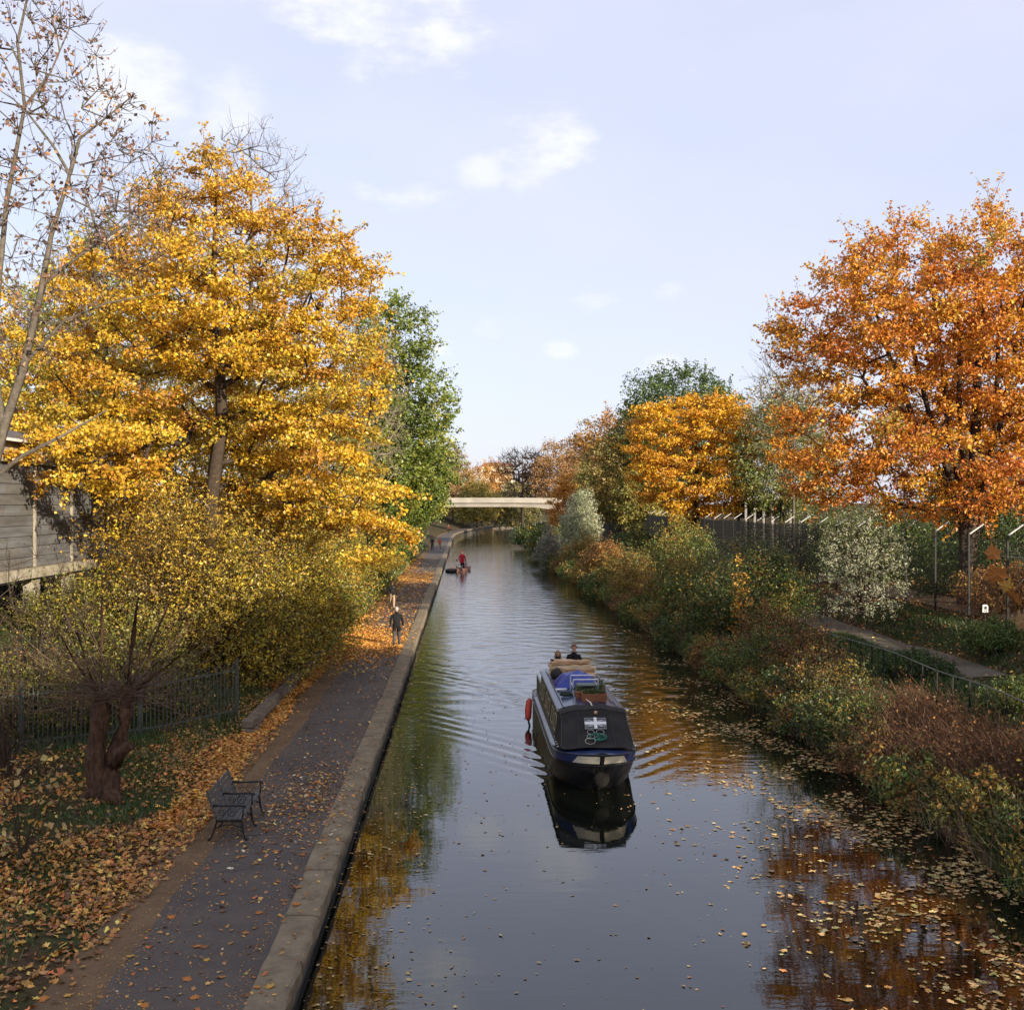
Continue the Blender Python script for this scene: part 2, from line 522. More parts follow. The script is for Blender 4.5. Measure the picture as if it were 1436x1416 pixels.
def build_low_wall():
    root = empty('retaining_wall', (float(kx(31)) - 3.9, 31, 0.4))
    tag(root, 'low rough stone retaining wall between the verge and the olive bushes', 'wall')
    rr = random.Random(3)
    Y = 31.0
    while Y < 56:
        Ln = rr.uniform(0.35, 0.75)
        for lev, (z0, h) in enumerate(((0.36, 0.26), (0.62, 0.24))):
            mb = MB()
            x = float(kx(Y)) - 3.95 + rr.uniform(-0.05, 0.05)
            w = 0.34; t = rr.uniform(0.02, 0.07)
            y0 = Y + (0.2 if lev else 0) + 0.012; y1 = y0 + Ln - 0.025
            c = [(x - w / 2, y0, z0), (x + w / 2, y0, z0), (x + w / 2, y1, z0), (x - w / 2, y1, z0)]
            tp = [(x - w / 2, y0, z0 + h), (x + w / 2 - t, y0 + t, z0 + h - rr.uniform(0, .04)), (x + w / 2 - t, y1 - t, z0 + h - rr.uniform(0, .05)), (x - w / 2, y1, z0 + h)]
            mb.add(c + tp, [(0, 1, 2, 3), (4, 5, 6, 7), (0, 1, 5, 4), (1, 2, 6, 5), (2, 3, 7, 6), (3, 0, 4, 7)])
            for i in range(len(mb.v)):
                mb.v[i] = tuple(Vector(mb.v[i]) - Vector(root.location))
            mb.build('stone', rubble, root, bevel=0.02)
        Y += Ln


build_low_wall()

# ------------------------------------------------------------------ water
BOAT = Vector((2.16, 26.9, 0.0))
BOAT_RZ = math.atan(0.0435)


def build_water():
    ys = np.concatenate([np.arange(-30, 10, 4.0), np.arange(10, 24, 0.5), np.arange(24, 62, 0.11), np.arange(62, 130, 0.3), np.arange(130, 402, 3.0)])
    nx = 122
    t = np.linspace(0, 1, nx)
    Yg = np.repeat(ys[:, None], nx, 1)
    Xg = kx(ys)[:, None] - 0.02 + t[None, :] * (cw(ys)[:, None] + 0.3)
    rng = np.random.default_rng(4)
    h = np.zeros_like(Xg)
    ripple = smooth(31, 44, Yg) * (1 - 0.55 * smooth(60, 110, Yg))
    for i in range(26):
        lam = rng.uniform(0.45, 1.9); k = 2 * np.pi / lam
        th = rng.normal(math.pi / 2, 0.55)
        ph = rng.uniform(0, 6.28)
        am = 0.0066 * lam / 26 ** 0.5
        h += am * np.sin(k * (Xg * math.cos(th) + Yg * math.sin(th)) + ph + 0.8 * np.sin(Xg * 0.31 + i)) * ripple
    # wake of the boat: divergent crests trailing from bow and stern
    for (wy, am, ang, wid) in ((0.4, 0.017, 25, 0.8), (9.8, 0.018, 24, 1.0)):
        oy = BOAT.y + wy; ox = BOAT.x - 0.0435 * wy
        a = Yg - oy; bx = (Xg - ox + 0.0435 * a)
        b = np.abs(bx) - 0.95
        ca, sa = math.cos(R(ang)), math.sin(R(ang))
        dist = a * sa - b * ca            # > 0 inside the wake wedge
        along = a * ca + b * sa
        env = np.exp(-((dist - 0.55) / wid) ** 2) * smooth(0.0, 1.2, along) * np.exp(-np.clip(along, 0, None) / 10.0)
        ph = 1.2 * np.sin(along * 0.8)
        h += am * env * np.where(bx > 0, .65, 1.0) * np.sin(2 * np.pi * (dist + 0.28 * along) / 0.62 + ph * 0.4)
    V = np.stack([Xg, Yg, h], 2).reshape(-1, 3)
    ny = len(ys)
    a = (np.arange(ny - 1)[:, None] * nx + np.arange(nx - 1)[None, :]).ravel()
    F = np.stack([a, a + 1, a + nx + 1, a + nx], 1)
    me = np_mesh('canal_water', V, F, True)
    m = bpy.data.materials.new('canal_water'); m.use_nodes = True
    nt = m.node_tree; b = nt.nodes['Principled BSDF']; N = nt.nodes.new; L = nt.links.new
    b.inputs['Base Color'].default_value = (0.0035, 0.0045, 0.003, 1)
    b.inputs['Roughness'].default_value = 0.018; b.inputs['IOR'].default_value = 1.68
    b.inputs['Specular IOR Level'].default_value = 0.5
    tc = N('ShaderNodeTexCoord'); mp = N('ShaderNodeMapping'); mp.inputs['Scale'].default_value = (0.8, 2.2, 1)
    L(tc.outputs['Object'], mp.inputs[0])
    nz = N('ShaderNodeTexNoise'); nz.inputs['Scale'].default_value = 1.3; nz.inputs['Detail'].default_value = 4; nz.inputs['Roughness'].default_value = 0.5
    L(mp.outputs[0], nz.inputs[0])
    sep = N('ShaderNodeSeparateXYZ'); L(tc.outputs['Object'], sep.inputs[0])
    mr = N('ShaderNodeMapRange'); L(sep.outputs[1], mr.inputs[0])
    mr.inputs[1].default_value = 26; mr.inputs[2].default_value = 48; mr.inputs[3].default_value = 0.0025; mr.inputs[4].default_value = 0.022
    mr2 = N('ShaderNodeMath'); mr2.operation = 'MULTIPLY'; L(nz.outputs[0], mr2.inputs[0]); L(mr.outputs[0], mr2.inputs[1])
    bp = N('ShaderNodeBump'); bp.inputs['Strength'].default_value = 1; bp.inputs['Distance'].default_value = 1.0
    L(mr2.outputs[0], bp.inputs['Height']); L(bp.outputs[0], b.inputs['Normal'])
    tag(link_mesh('canal_water', me, m), 'dark still canal water with ripples behind the boat', None, None, 'structure')


build_water()

# ------------------------------------------------------------------ plants


def unit(a):
    return a / (np.linalg.norm(a, axis=-1, keepdims=True) + 1e-9)


def tubes(A, B, ra, rb, n=5):
    """frusta from A to B as arrays"""
    D = unit(B - A)
    ref = np.where(np.abs(D[:, 2:3]) < 0.9, np.array([[0, 0, 1.0]]), np.array([[0, 1.0, 0]]))
    S = unit(np.cross(D, ref)); T = np.cross(S, D)
    an = np.arange(n) * 2 * np.pi / n
    ring = S[:, None, :] * np.cos(an)[None, :, None] + T[:, None, :] * np.sin(an)[None, :, None]
    V = np.concatenate([A[:, None, :] + ring * ra[:, None, None], B[:, None, :] + ring * rb[:, None, None]], 1)
    E = len(A); base = np.arange(E)[:, None] * (2 * n)
    j = np.arange(n); jn = (j + 1) % n
    F = np.stack([base + j, base + jn, base + n + jn, base + n + j], 2)
    return V.reshape(-1, 3), F.reshape(-1, 4)


def kites(C, axis, nrm, size, aspect=0.7, fold=0.18):
    """leaf shaped quads: C centre, axis tip direction, nrm face normal"""
    n = len(C)
    axis = unit(axis); side = unit(np.cross(axis, nrm)); nn = np.cross(side, axis)
    s = size[:, None]
    a = C - axis * s * 0.5
    c = C + axis * s * 0.5
    b = C + side * s * aspect * 0.5 + nn * s * fold - axis * s * 0.08
    d = C - side * s * aspect * 0.5 + nn * s * fold - axis * s * 0.08
    V = np.stack([a, b, c, d], 1).reshape(-1, 3)
    F = np.arange(n * 4).reshape(n, 4)
    return V, F


LOBES = np.array([(0, -.5), (.3, -.34), (.27, -.1), (.5, .1), (.2, .16), (.13, .3), (0, .55), (-.13, .3), (-.2, .16), (-.5, .1), (-.27, -.1), (-.3, -.34)])


def lobed(C, axis, nrm, size, rng, curl=0.16):
    """small five-lobed leaves, each one polygon with its own curl"""
    n = len(C); k = len(LOBES)
    axis = unit(axis); side = unit(np.cross(axis, nrm)); nn = np.cross(side, axis)
    w = rng.uniform(.6, 1.05, (n, 1)); sk = rng.normal(0, .12, (n, 1))
    lx = LOBES[None, :, 0] * w + LOBES[None, :, 1] * sk + rng.normal(0, .03, (n, k)); ly = LOBES[None, :, 1] + rng.normal(0, .03, (n, k))
    cu = rng.normal(curl, curl * .8, (n, 1)); fo = rng.normal(curl, curl, (n, 1))
    lz = cu * ly * ly * 1.4 + np.abs(fo) * np.abs(lx) * .8 + rng.normal(0, .025, (n, k))
    V = C[:, None, :] + (side[:, None, :] * lx[..., None] + axis[:, None, :] * ly[..., None] + nn[:, None, :] * lz[..., None]) * size[:, None, None]
    return V.reshape(-1, 3), np.arange(n * k).reshape(n, k)


def pal_colors(rng, pal, n_clump, idx, jitter=0.22, mixin=0.35):
    cols = np.array([p[0] for p in pal]); w = np.array([p[1] for p in pal], float); w /= w.sum()
    cc = rng.choice(len(pal), n_clump, p=w)
    li = cc[idx]
    sw = rng.random(len(idx)) < mixin
    li[sw] = rng.choice(len(pal), sw.sum(), p=w)
    c = cols[li]
    return np.clip(c * np.exp(rng.normal(0, jitter, (len(idx), 1))) * np.exp(rng.normal(0, 0.06, (len(idx), 3))), 0.004, 0.85)


def poisson_fill(rng, ells, n, shell=0.35):
    """n centres well spread through a union of ellipsoids (cx,cy,cz,rx,ry,rz)"""
    ells = np.array(ells, float)
    vol = ells[:, 3] * ells[:, 4] * ells[:, 5]
    cand = []
    m = n * 9
    e = ells[rng.choice(len(ells), m, p=vol / vol.sum())]
    d = unit(rng.normal(size=(m, 3)))
    r = rng.random(m) ** (1 / 3.0)
    r = shell + (1 - shell) * r
    P = e[:, :3] + d * e[:, 3:] * r[:, None]
    # farthest-point style thinning
    keep = [0]; dist = np.linalg.norm(P - P[0], axis=1)
    dist *= rng.uniform(0.55, 1.0, m)
    for _ in range(min(n, m) - 1):
        i = int(np.argmax(dist)); keep.append(i)
        dist = np.minimum(dist, np.linalg.norm(P - P[i], axis=1) * rng.uniform(0.75, 1.0))
    return P[keep]


def grow(rng, trunk, trunk_r, targets, seg=0.9, up=0.12, droop=0.5, tip=0.012, power=0.45, stems=None):
    """connect targets to the trunk (and to each other) as curving limbs"""
    pos = []; par = []; fixr = []
    for line, rad in ([(trunk, trunk_r)] + (stems or [])):
        line = [np.array(p, float) for p in line]
        prev = -1
        for i in range(len(line)):
            sub = 1 if i == 0 else max(1, int(np.linalg.norm(line[i] - line[i - 1]) / seg))
            for q in range(1, sub + 1):
                p = line[i] if i == 0 else line[i - 1] + (line[i] - line[i - 1]) * q / sub
                rr = rad[i] if i == 0 else rad[i - 1] + (rad[i] - rad[i - 1]) * q / sub
                pos.append(p); par.append(prev); fixr.append(rr); prev = len(pos) - 1
    nfix = len(pos)
    P = np.zeros((nfix + len(targets) * 14 + 10, 3)); P[:nfix] = pos
    par = par + [0] * (len(P) - nfix)
    cnt = nfix
    top_ok = max(2, int(nfix * 0.3)) if not stems else 1
    tp = P[top_ok:nfix] if nfix > top_ok else P[:nfix]
    order = np.argsort(np.min(np.linalg.norm(targets[:, None] - tp[None], axis=2), axis=1))
    ends = {}
    for k in order:
        t = targets[k]
        d = t - P[top_ok:cnt]
        L = np.linalg.norm(d, axis=1) + 1e-6
        cost = L * (1 + droop * np.clip(-d[:, 2] / L, 0, 1))
        if not stems:
            cost[:nfix - top_ok] *= 1.15
        i = int(np.argmin(cost)) + top_ok
        dd = t - P[i]; Ld = np.linalg.norm(dd)
        m = int(min(12, max(1, round(Ld / seg))))
        ctrl = P[i] + dd * 0.5 + np.array([0, 0, up * Ld]) + rng.normal(0, 0.07, 3) * Ld
        prev = i
        for q in range(1, m + 1):
            s = q / m
            p = (1 - s) ** 2 * P[i] + 2 * s * (1 - s) * ctrl + s * s * t
            P[cnt] = p; par[cnt] = prev; prev = cnt; cnt += 1
        ends[k] = prev
    P = P[:cnt]; par = np.array(par[:cnt])
    w = np.zeros(cnt)
    for k in ends.values(): w[k] += 1
    for i in range(cnt - 1, 0, -1):
        if par[i] >= 0: w[par[i]] += w[i]
    r = tip * np.maximum(w, 1) ** power
    r[:nfix] = np.array(fixr)
    return P, par, r, nfix


def plant_meshes(rng, base, trunk, trunk_r, ells, n_clump, per_clump, leaf, clump_r, pal, flat=0.6, seg=0.9, up=0.12, tip=0.012, power=0.45,
                 twigs=4, twig_len=1.0, twig_r=0.008, stems=None, droop=0.5, upface=0.6, shell=0.3, jitter=0.2, hang=0.3, aspect=0.7, tuft=None, sides=5, on_twig=0.5, targets=None):
    base = np.array(base, float)
    ells = [(e[0], e[1], e[2], e[3], e[4], e[5]) for e in ells]
    T = poisson_fill(rng, ells, n_clump, shell) if targets is None else np.array(targets, float)
    n_clump = len(T)
    P, par, r, nfix = grow(rng, trunk, trunk_r, T, seg, up, droop, tip, power, stems)
    ch = np.where(par >= 0)[0]
    ra = np.minimum(r[par[ch]], np.maximum(r[ch] * 1.6, 0.01)); 
    fixmask = ch < nfix
    ra[fixmask] = r[par[ch[fixmask]]]
    V, F = tubes(P[par[ch]], P[ch], ra, r[ch], sides)
    Vs, Fs = [V], [F]; off = len(V)
    ctr = np.mean(T, 0)
    tw_end = None
    if twigs:
        m = n_clump * twigs
        ci = np.repeat(np.arange(n_clump), twigs)
        out = unit((T[ci] - ctr) + np.array([0, 0, 0.6]))
        d = unit(out * 0.7 + rng.normal(0, 0.6, (m, 3)) + np.array([0, 0, 0.15]))
        ln = clump_r * twig_len * rng.uniform(0.6, 1.4, m)
        A = T[ci]; B = A + d * ln[:, None] * 0.55; C = B + unit(d + rng.normal(0, 0.35, (m, 3)) + np.array([0, 0, 0.1])) * ln[:, None] * 0.55
        for a, b, r0, r1 in ((A, B, twig_r * 1.3, twig_r), (B, C, twig_r, twig_r * 0.5)):
            v, f = tubes(a, b, np.full(m, r0), np.full(m, r1), 3)
            Vs.append(v); Fs.append(f + off); off += len(v)
        tw_end = (A, B, C, ci)
    wood = (np.concatenate(Vs) - base, np.concatenate(Fs))
    crown = None
    n = int(n_clump * per_clump)
    if n > 0:
        if tw_end is not None:
            wt = rng.random(n) < on_twig
        else:
            wt = np.zeros(n, bool)
        csz = np.exp(rng.normal(0, 0.25, n_clump)) * clump_r
        wts = csz ** 2; idx = rng.choice(n_clump, n, p=wts / wts.sum())
        g = unit(rng.normal(size=(n, 3))) * (rng.random((n, 1)) ** 0.42)
        C = T[idx] + g * csz[idx][:, None] * np.array([1, 1, flat])
        if wt.any():
            q = rng.integers(0, len(tw_end[3]), wt.sum()); s = rng.random((wt.sum(), 1))
            A, B, Cc, ci = tw_end
            C[wt] = np.where(s < 0.5, A[q] + (B[q] - A[q]) * s * 2, B[q] + (Cc[q] - B[q]) * (s * 2 - 1)) + rng.normal(0, leaf * 0.55, (wt.sum(), 3))
            idx[wt] = ci[q]
        nr = unit(rng.normal(size=(n, 3)) + np.array([0, 0, upface]) + unit(C - ctr) * 0.5)
        ax = rng.normal(size=(n, 3)) + np.array([0, 0, -hang])
        ax = ax - nr * np.sum(ax * nr, 1, keepdims=True)
        sz = leaf * rng.uniform(0.6, 1.35, n)
        v, f = kites(C - base, ax, nr, sz, aspect)
        crown = (v, f, pal_colors(rng, pal, n_clump, idx, jitter))
    return wood, crown


def plant(name, label, cat, base, wood, crown, bark, group=None, wood_name='trunk', crown_name='crown', leafmat=None):
    root = empty(name, tuple(base)); tag(root, label, cat, group)
    link_mesh(wood_name, np_mesh(wood_name, wood[0], wood[1], True), bark, root)
    if crown is not None:
        link_mesh(crown_name, np_mesh(crown_name, crown[0], crown[1], False, crown[2]), leafmat or LEAF, root)
    return root


YELLOW = [((0.64, 0.39, 0.025), 5), ((0.70, 0.47, 0.045), 3.5), ((0.52, 0.27, 0.02), 3), ((0.40, 0.31, 0.04), 2.4), ((0.40, 0.19, 0.03), 0.8)]
YEL_TOP = [((0.60, 0.30, 0.025), 4), ((0.56, 0.24, 0.03), 3), ((0.50, 0.20, 0.03), 1)]
ORANGE = [((0.59, 0.22, 0.022), 5), ((0.65, 0.31, 0.025), 5), ((0.50, 0.16, 0.025), 3), ((0.67, 0.38, 0.04), 2.4), ((0.36, 0.12, 0.03), 1), ((0.35, 0.28, 0.05), 0.5)]
GOLD = [((0.68, 0.38, 0.02), 5), ((0.64, 0.30, 0.02), 3), ((0.5, 0.24, 0.03), 1.5), ((0.36, 0.27, 0.04), 0.8)]
OLIVE = [((0.28, 0.22, 0.032), 5), ((0.37, 0.26, 0.03), 4), ((0.19, 0.17, 0.028), 3), ((0.46, 0.30, 0.03), 2.5), ((0.16, 0.10, 0.035), 2)]
OLIVE_D = [((0.20, 0.18, 0.03), 5), ((0.28, 0.22, 0.03), 3), ((0.12, 0.13, 0.025), 3), ((0.16, 0.10, 0.04), 2)]
GREEN = [((0.15, 0.20, 0.03), 5), ((0.20, 0.245, 0.035), 4), ((0.10, 0.14, 0.022), 3), ((0.30, 0.28, 0.04), 1.5)]
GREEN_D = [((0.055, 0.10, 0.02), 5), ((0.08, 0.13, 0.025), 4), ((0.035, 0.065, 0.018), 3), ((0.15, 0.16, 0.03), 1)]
GREEN_M = [((0.11, 0.16, 0.03), 5), ((0.16, 0.20, 0.04), 3), ((0.07, 0.11, 0.025), 3), ((0.25, 0.22, 0.05), 1)]
BROWN = [((0.30, 0.14, 0.04), 4), ((0.38, 0.19, 0.045), 3), ((0.22, 0.11, 0.04), 3), ((0.42, 0.24, 0.05), 1.5)]
RUST = [((0.27, 0.115, 0.04), 4), ((0.19, 0.09, 0.038), 3), ((0.36, 0.17, 0.04), 2), ((0.14, 0.12, 0.03), 2)]
SILVER = [((0.40, 0.42, 0.26), 5), ((0.50, 0.50, 0.33), 3), ((0.30, 0.33, 0.18), 3), ((0.55, 0.54, 0.40), 1)]
GREYG = [((0.17, 0.19, 0.10), 5), ((0.23, 0.24, 0.13), 3), ((0.12, 0.14, 0.07), 3), ((0.2, 0.15, 0.08), 2)]
DRY = [((0.24, 0.13, 0.08), 4), ((0.32, 0.18, 0.10), 3), ((0.5, 0.24, 0.07), 1), ((0.16, 0.09, 0.06), 3)]
MIXB = [((0.40, 0.27, 0.04), 3), ((0.22, 0.20, 0.04), 4), ((0.35, 0.18, 0.04), 3), ((0.13, 0.15, 0.03), 3)]


def gpt(x, Y):
    return np.array([x, Y, gz(x, Y)])


# --- the big yellow maple on the left
def big_maple():
    rng = np.random.default_rng(21)
    Y = 41.0
    b = gpt(-11.6, Y)
    c = lambda x, y, dY, rx, rz, ry=None: (*px(x, y, Y + dY), rx, ry or rx, rz)
    ells = [c(303, 245, 0, 1.3, 1.4), c(300, 330, 0, 2.4, 2.6), c(235, 420, -1, 3.6, 2.4), c(410, 400, 0.5, 3.3, 2.5), c(300, 470, 0.5, 5.0, 2.3),
            c(150, 520, -1.2, 3.3, 2.0), c(432, 520, 0, 2.9, 2.6), c(130, 615, -2, 2.6, 1.3), c(462, 640, -1, 2.1, 2.2), c(400, 600, 2.0, 3.0, 1.6), c(215, 600, 2, 2.6, 1.5), c(530, 730, -1, 1.3, 1.5), c(450, 690, 0.5, 2.0, 1.4), c(370, 680, 3.0, 2.4, 1.3), c(200, 680, 3.0, 2.0, 1.2), c(90, 570, -2.5, 2.0, 1.5), c(115, 640, -5, 1.9, 1.0), c(170, 655, -4, 1.4, .9), c(478, 480, 0, 1.4, 2.2)]
    trunk = [b, px(296, 705, Y), px(303, 650, Y), px(312, 592, Y), px(307, 500, Y), px(300, 400, Y), px(302, 310, Y), px(304, 250, Y)]
    tr = [0.36, 0.31, 0.28, 0.26, 0.17, 0.13, 0.08, 0.04]
    w, cr = plant_meshes(rng, b, trunk, tr, ells, 370, 330, 0.128, 0.80, YELLOW, flat=0.36, up=0.10, tip=0.02, power=0.42, twigs=4, twig_len=1.2, upface=0.9, shell=0.32, hang=0.35, jitter=0.2, aspect=0.85, on_twig=0.35)
    # the topmost leaves have turned orange
    zf = cr[0].reshape(-1, 4, 3)[:, 0, 2] + b[2]
    k = np.clip((zf - 14.5) / 5.0, 0, 1)[:, None] * 0.45
    c2 = cr[2].copy()
    c2 = c2 * (1 - k) + (c2 * np.array([0.93, 0.72, 1.1])) * k
    plant('maple_tree', 'big yellow autumn maple towering over the towpath on the left', 'tree', b, w, (cr[0], cr[1], c2), BARK)


big_maple()


# --- the sparse bare tree at the left edge
def bare_left():
    rng = np.random.default_rng(5)
    Y = 21.5
    b = gpt(-10.9, Y)
    P_ = lambda x, y, dY=0: np.array(px(x, y, Y + dY))
    trunk = [b, P_(-35, 760), P_(5, 600), P_(32, 520), P_(55, 420), P_(72, 330), P_(98, 245)]
    tr = [0.13, 0.11, 0.10, 0.09, 0.065, 0.05, 0.034]
    stems = [([P_(5, 600), P_(-10, 500), P_(0, 380), P_(10, 280), P_(35, 150), P_(25, 60), P_(45, -30)], [0.07, 0.06, 0.055, 0.05, 0.035, 0.03, 0.02]),
             ([P_(98, 245), P_(112, 195), P_(150, 165), P_(190, 132)], [0.045, 0.03, 0.02, 0.012]),
             ([P_(98, 245), P_(75, 205), P_(40, 160), P_(20, 140)], [0.035, 0.028, 0.02, 0.015]),
             ([P_(60, 400), P_(110, 360), P_(170, 320), P_(225, 285, 1)], [0.04, 0.032, 0.025, 0.012]),
             ([P_(35, 510), P_(90, 450), P_(150, 425), P_(230, 410, 1)], [0.04, 0.03, 0.022, 0.01]),
             ([P_(112, 232), P_(150, 222), P_(200, 212)], [0.02, 0.015, 0.008]),
             ([P_(35, 150), P_(70, 105), P_(98, 40)], [0.03, 0.02, 0.012]),
             ([P_(-35, 690), P_(30, 640), P_(80, 615), P_(150, 575, 1)], [0.05, 0.045, 0.035, 0.015])]
    ells = [(*P_(40, 120), 1.5, 1.8, 2.4), (*P_(120, 230), 1.5, 1.6, 1.6), (*P_(60, 320), 1.6, 1.6, 1.6), (*P_(165, 300), 1.3, 1.3, 1.2), (*P_(0, 30), 1.2, 1.6, 1.5), (*P_(180, 170), .5, .6, .5), (*P_(20, 420), 1.2, 1.4, 1.4)]
    w, cr = plant_meshes(rng, b, trunk, tr, ells, 210, 13, 0.10, 0.36, DRY, flat=0.9, seg=0.35, up=-0.02, tip=0.0075, power=0.42, twigs=6, twig_len=1.1, twig_r=0.0062, stems=stems, shell=0.2, jitter=0.3, on_twig=0.9, hang=0.8, droop=1.0)
    plant('bare_tree', 'nearly bare grey tree with a few dry leaves at the left edge', 'tree', b, w, cr, BARK_G)


bare_left()


# --- pollarded stump with a broom of twigs
def pollard():
    rng = np.random.default_rng(9)
    b = np.array([-9.15, 24.0, gz(-9.15, 24.0)])
    root = empty('pollard_tree', tuple(b)); tag(root, 'reddish brown forked pollard stump with a broom of bare twigs', 'tree')
    mb = MB()
    stem_l = [(-0.02, 0, -0.25), (-0.06, 0, 0.1), (-0.16, 0, 0.5), (-0.20, 0, 0.95), (-0.16, 0.02, 1.4), (-0.10, 0.03, 1.85), (-0.06, 0.02, 2.2), (-0.05, 0.02, 2.35)]
    stem_r = [(0.1, -0.05, -0.25), (0.12, -0.05, 0.08), (0.12, 0, 0.5), (0.2, 0.03, 0.95), (0.36, 0.05, 1.4), (0.46, 0.08, 1.85), (0.50, 0.08, 2.3), (0.52, 0.1, 2.45)]
    mb.tube(stem_l, [0.36, 0.29, 0.235, 0.21, 0.19, 0.18, 0.17, 0.10], 11)
    mb.tube(stem_r, [0.33, 0.26, 0.20, 0.165, 0.14, 0.13, 0.15, 0.08], 11)
    mb.tube([(0.22, 0, 0.75), (0.42, -0.1, 1.08), (0.60, -0.16, 1.22), (0.66, -0.17, 1.25)], [0.16, 0.15, 0.13, 0.06], 9)
    mb.tube([(0.1, -.1, .2), (.34, -.3, .02), (.5, -.42, -.12)], [.2, .15, .06], 8)
    mb.tube([(-.1, -.1, .2), (-.36, -.22, .02), (-.5, -.3, -.12)], [.2, .13, .06], 8)
    for (p0, d) in (((-.06, .02, 2.2), (-.9, .1, 1.0)), ((-.05, .02, 2.25), (-.2, .3, 1.5)), ((.5, .08, 2.3), (.55, .2, 1.3)), ((.52, .1, 2.3), (1.1, -.1, .7)), ((-.06, .02, 2.2), (-.3, -.5, 1.0)), ((.5, .08, 2.3), (.2, -.3, 1.5))):
        p0 = Vector(p0); d = Vector(d)
        mb.tube([p0, p0 + d * .4 + Vector((0, 0, .06)), p0 + d * .8 + Vector((.03, .05, .12)), p0 + d * 1.3 + Vector((.1, 0, .3))], [.05, .03, .018, .006], 5)
    for i, v in enumerate(mb.v):
        j = 0.035
        mb.v[i] = (v[0] + j * math.sin(v[2] * 9 + v[1] * 13 + i), v[1] + j * math.cos(v[2] * 8 + v[0] * 11 + i * 1.3), v[2])
    mb.build('trunk', BARK_R, root, smooth=True)
    n = 210
    h = rng.integers(0, 2, n)
    A = np.where(h[:, None] == 0, np.array([-0.05, 0, 2.25]), np.array([0.5, 0.06, 2.32])) + rng.normal(0, 0.11, (n, 3))
    az = rng.uniform(0, 2 * np.pi, n); el = np.clip(rng.normal(0.30, 0.33, n), -0.25, 1.4)
    d = np.stack([np.cos(az) * np.cos(el), np.sin(az) * np.cos(el), np.sin(el)], 1)
    ln = rng.uniform(1.0, 3.4, n)[:, None]
    B = A + d * ln * 0.5; C = B + unit(d + np.array([0, 0, 0.25]) + rng.normal(0, 0.15, (n, 3))) * ln * 0.5
    v1, f1 = tubes(A, B, np.full(n, 0.009), np.full(n, 0.006), 3); v2, f2 = tubes(B, C, np.full(n, 0.006), np.full(n, 0.0025), 3)
    link_mesh('twigs', np_mesh('twigs', np.concatenate([v1, v2]), np.concatenate([f1, f2 + len(v1)])), TWIG_D, root)['kind'] = 'stuff'


pollard()


def shrub(name, label, x, Y, w, h, pal, n_clump, per, leaf, seed, bark=BARK, d=None, group=None, clump=None, lift=0.12, twigs=4, flat=0.8, upface=0.5, top=0.55, cat='shrub', shell=0.25, jitter=0.24, stems_n=6, aspect=0.6, base=None, hang=0.2, on_twig=0.4, twig_len=1.0, twig_r=0.007, stem_k=1.0):
    rng = np.random.default_rng(seed)
    b = gpt(x, Y) if base is None else np.array(base, float)
    d = d or w
    z0 = b[2]
    rx, ry = w / 2, d / 2
    ells = [(x, Y, z0 + h * 0.42, rx, ry, h * 0.42), (x + rng.uniform(-.25, .25) * rx, Y + rng.uniform(-.25, .25) * ry, z0 + h * 0.68, rx * top, ry * top, h * 0.33),
            (x - rx * 0.45, Y + rng.uniform(-.2, .2) * ry, z0 + h * 0.4, rx * .55, ry * .6, h * .42), (x + rx * 0.5, Y + rng.uniform(-.2, .2) * ry, z0 + h * 0.35, rx * .5, ry * .6, h * .38)]
    stems = []
    for i in range(stems_n):
        a = rng.uniform(0, 2 * np.pi); q = rng.uniform(0.2, 0.6)
        p1 = b + np.array([math.cos(a) * rx * q * 0.5, math.sin(a) * ry * q * 0.5, h * 0.3]); p2 = b + np.array([math.cos(a) * rx * q, math.sin(a) * ry * q, h * 0.58])
        stems.append(([b - np.array([0, 0, 0.1]), p1, p2], [(0.035 * h ** 0.5 + 0.01) * stem_k, 0.02 * h ** 0.5 * stem_k, 0.012 * h ** 0.5 * stem_k]))
    clump = clump or max(0.25, 0.16 * (w * d * h) ** (1 / 3.0))
    wd, cr = plant_meshes(rng, b, stems[0][0], stems[0][1], ells, n_clump, per, leaf, clump, pal, flat=flat, seg=max(0.3, h * 0.12), up=0.1, tip=0.006 * max(1, h ** 0.4), power=0.4, twigs=twigs,
                          stems=stems[1:], shell=shell, upface=upface, jitter=jitter, aspect=aspect, hang=hang, on_twig=on_twig, twig_len=twig_len, twig_r=twig_r)
    if cr is not None:
        # no leaf below the soil
        v = cr[0].reshape(-1, 4, 3); ok = v[:, :, 2].min(1) > -0.25
        v = v[ok]; cr = (v.reshape(-1, 3), np.arange(len(v) * 4).reshape(-1, 4), cr[2][ok])
    return plant(name, label, cat, b, wd, cr, bark, group, 'stems', 'foliage')


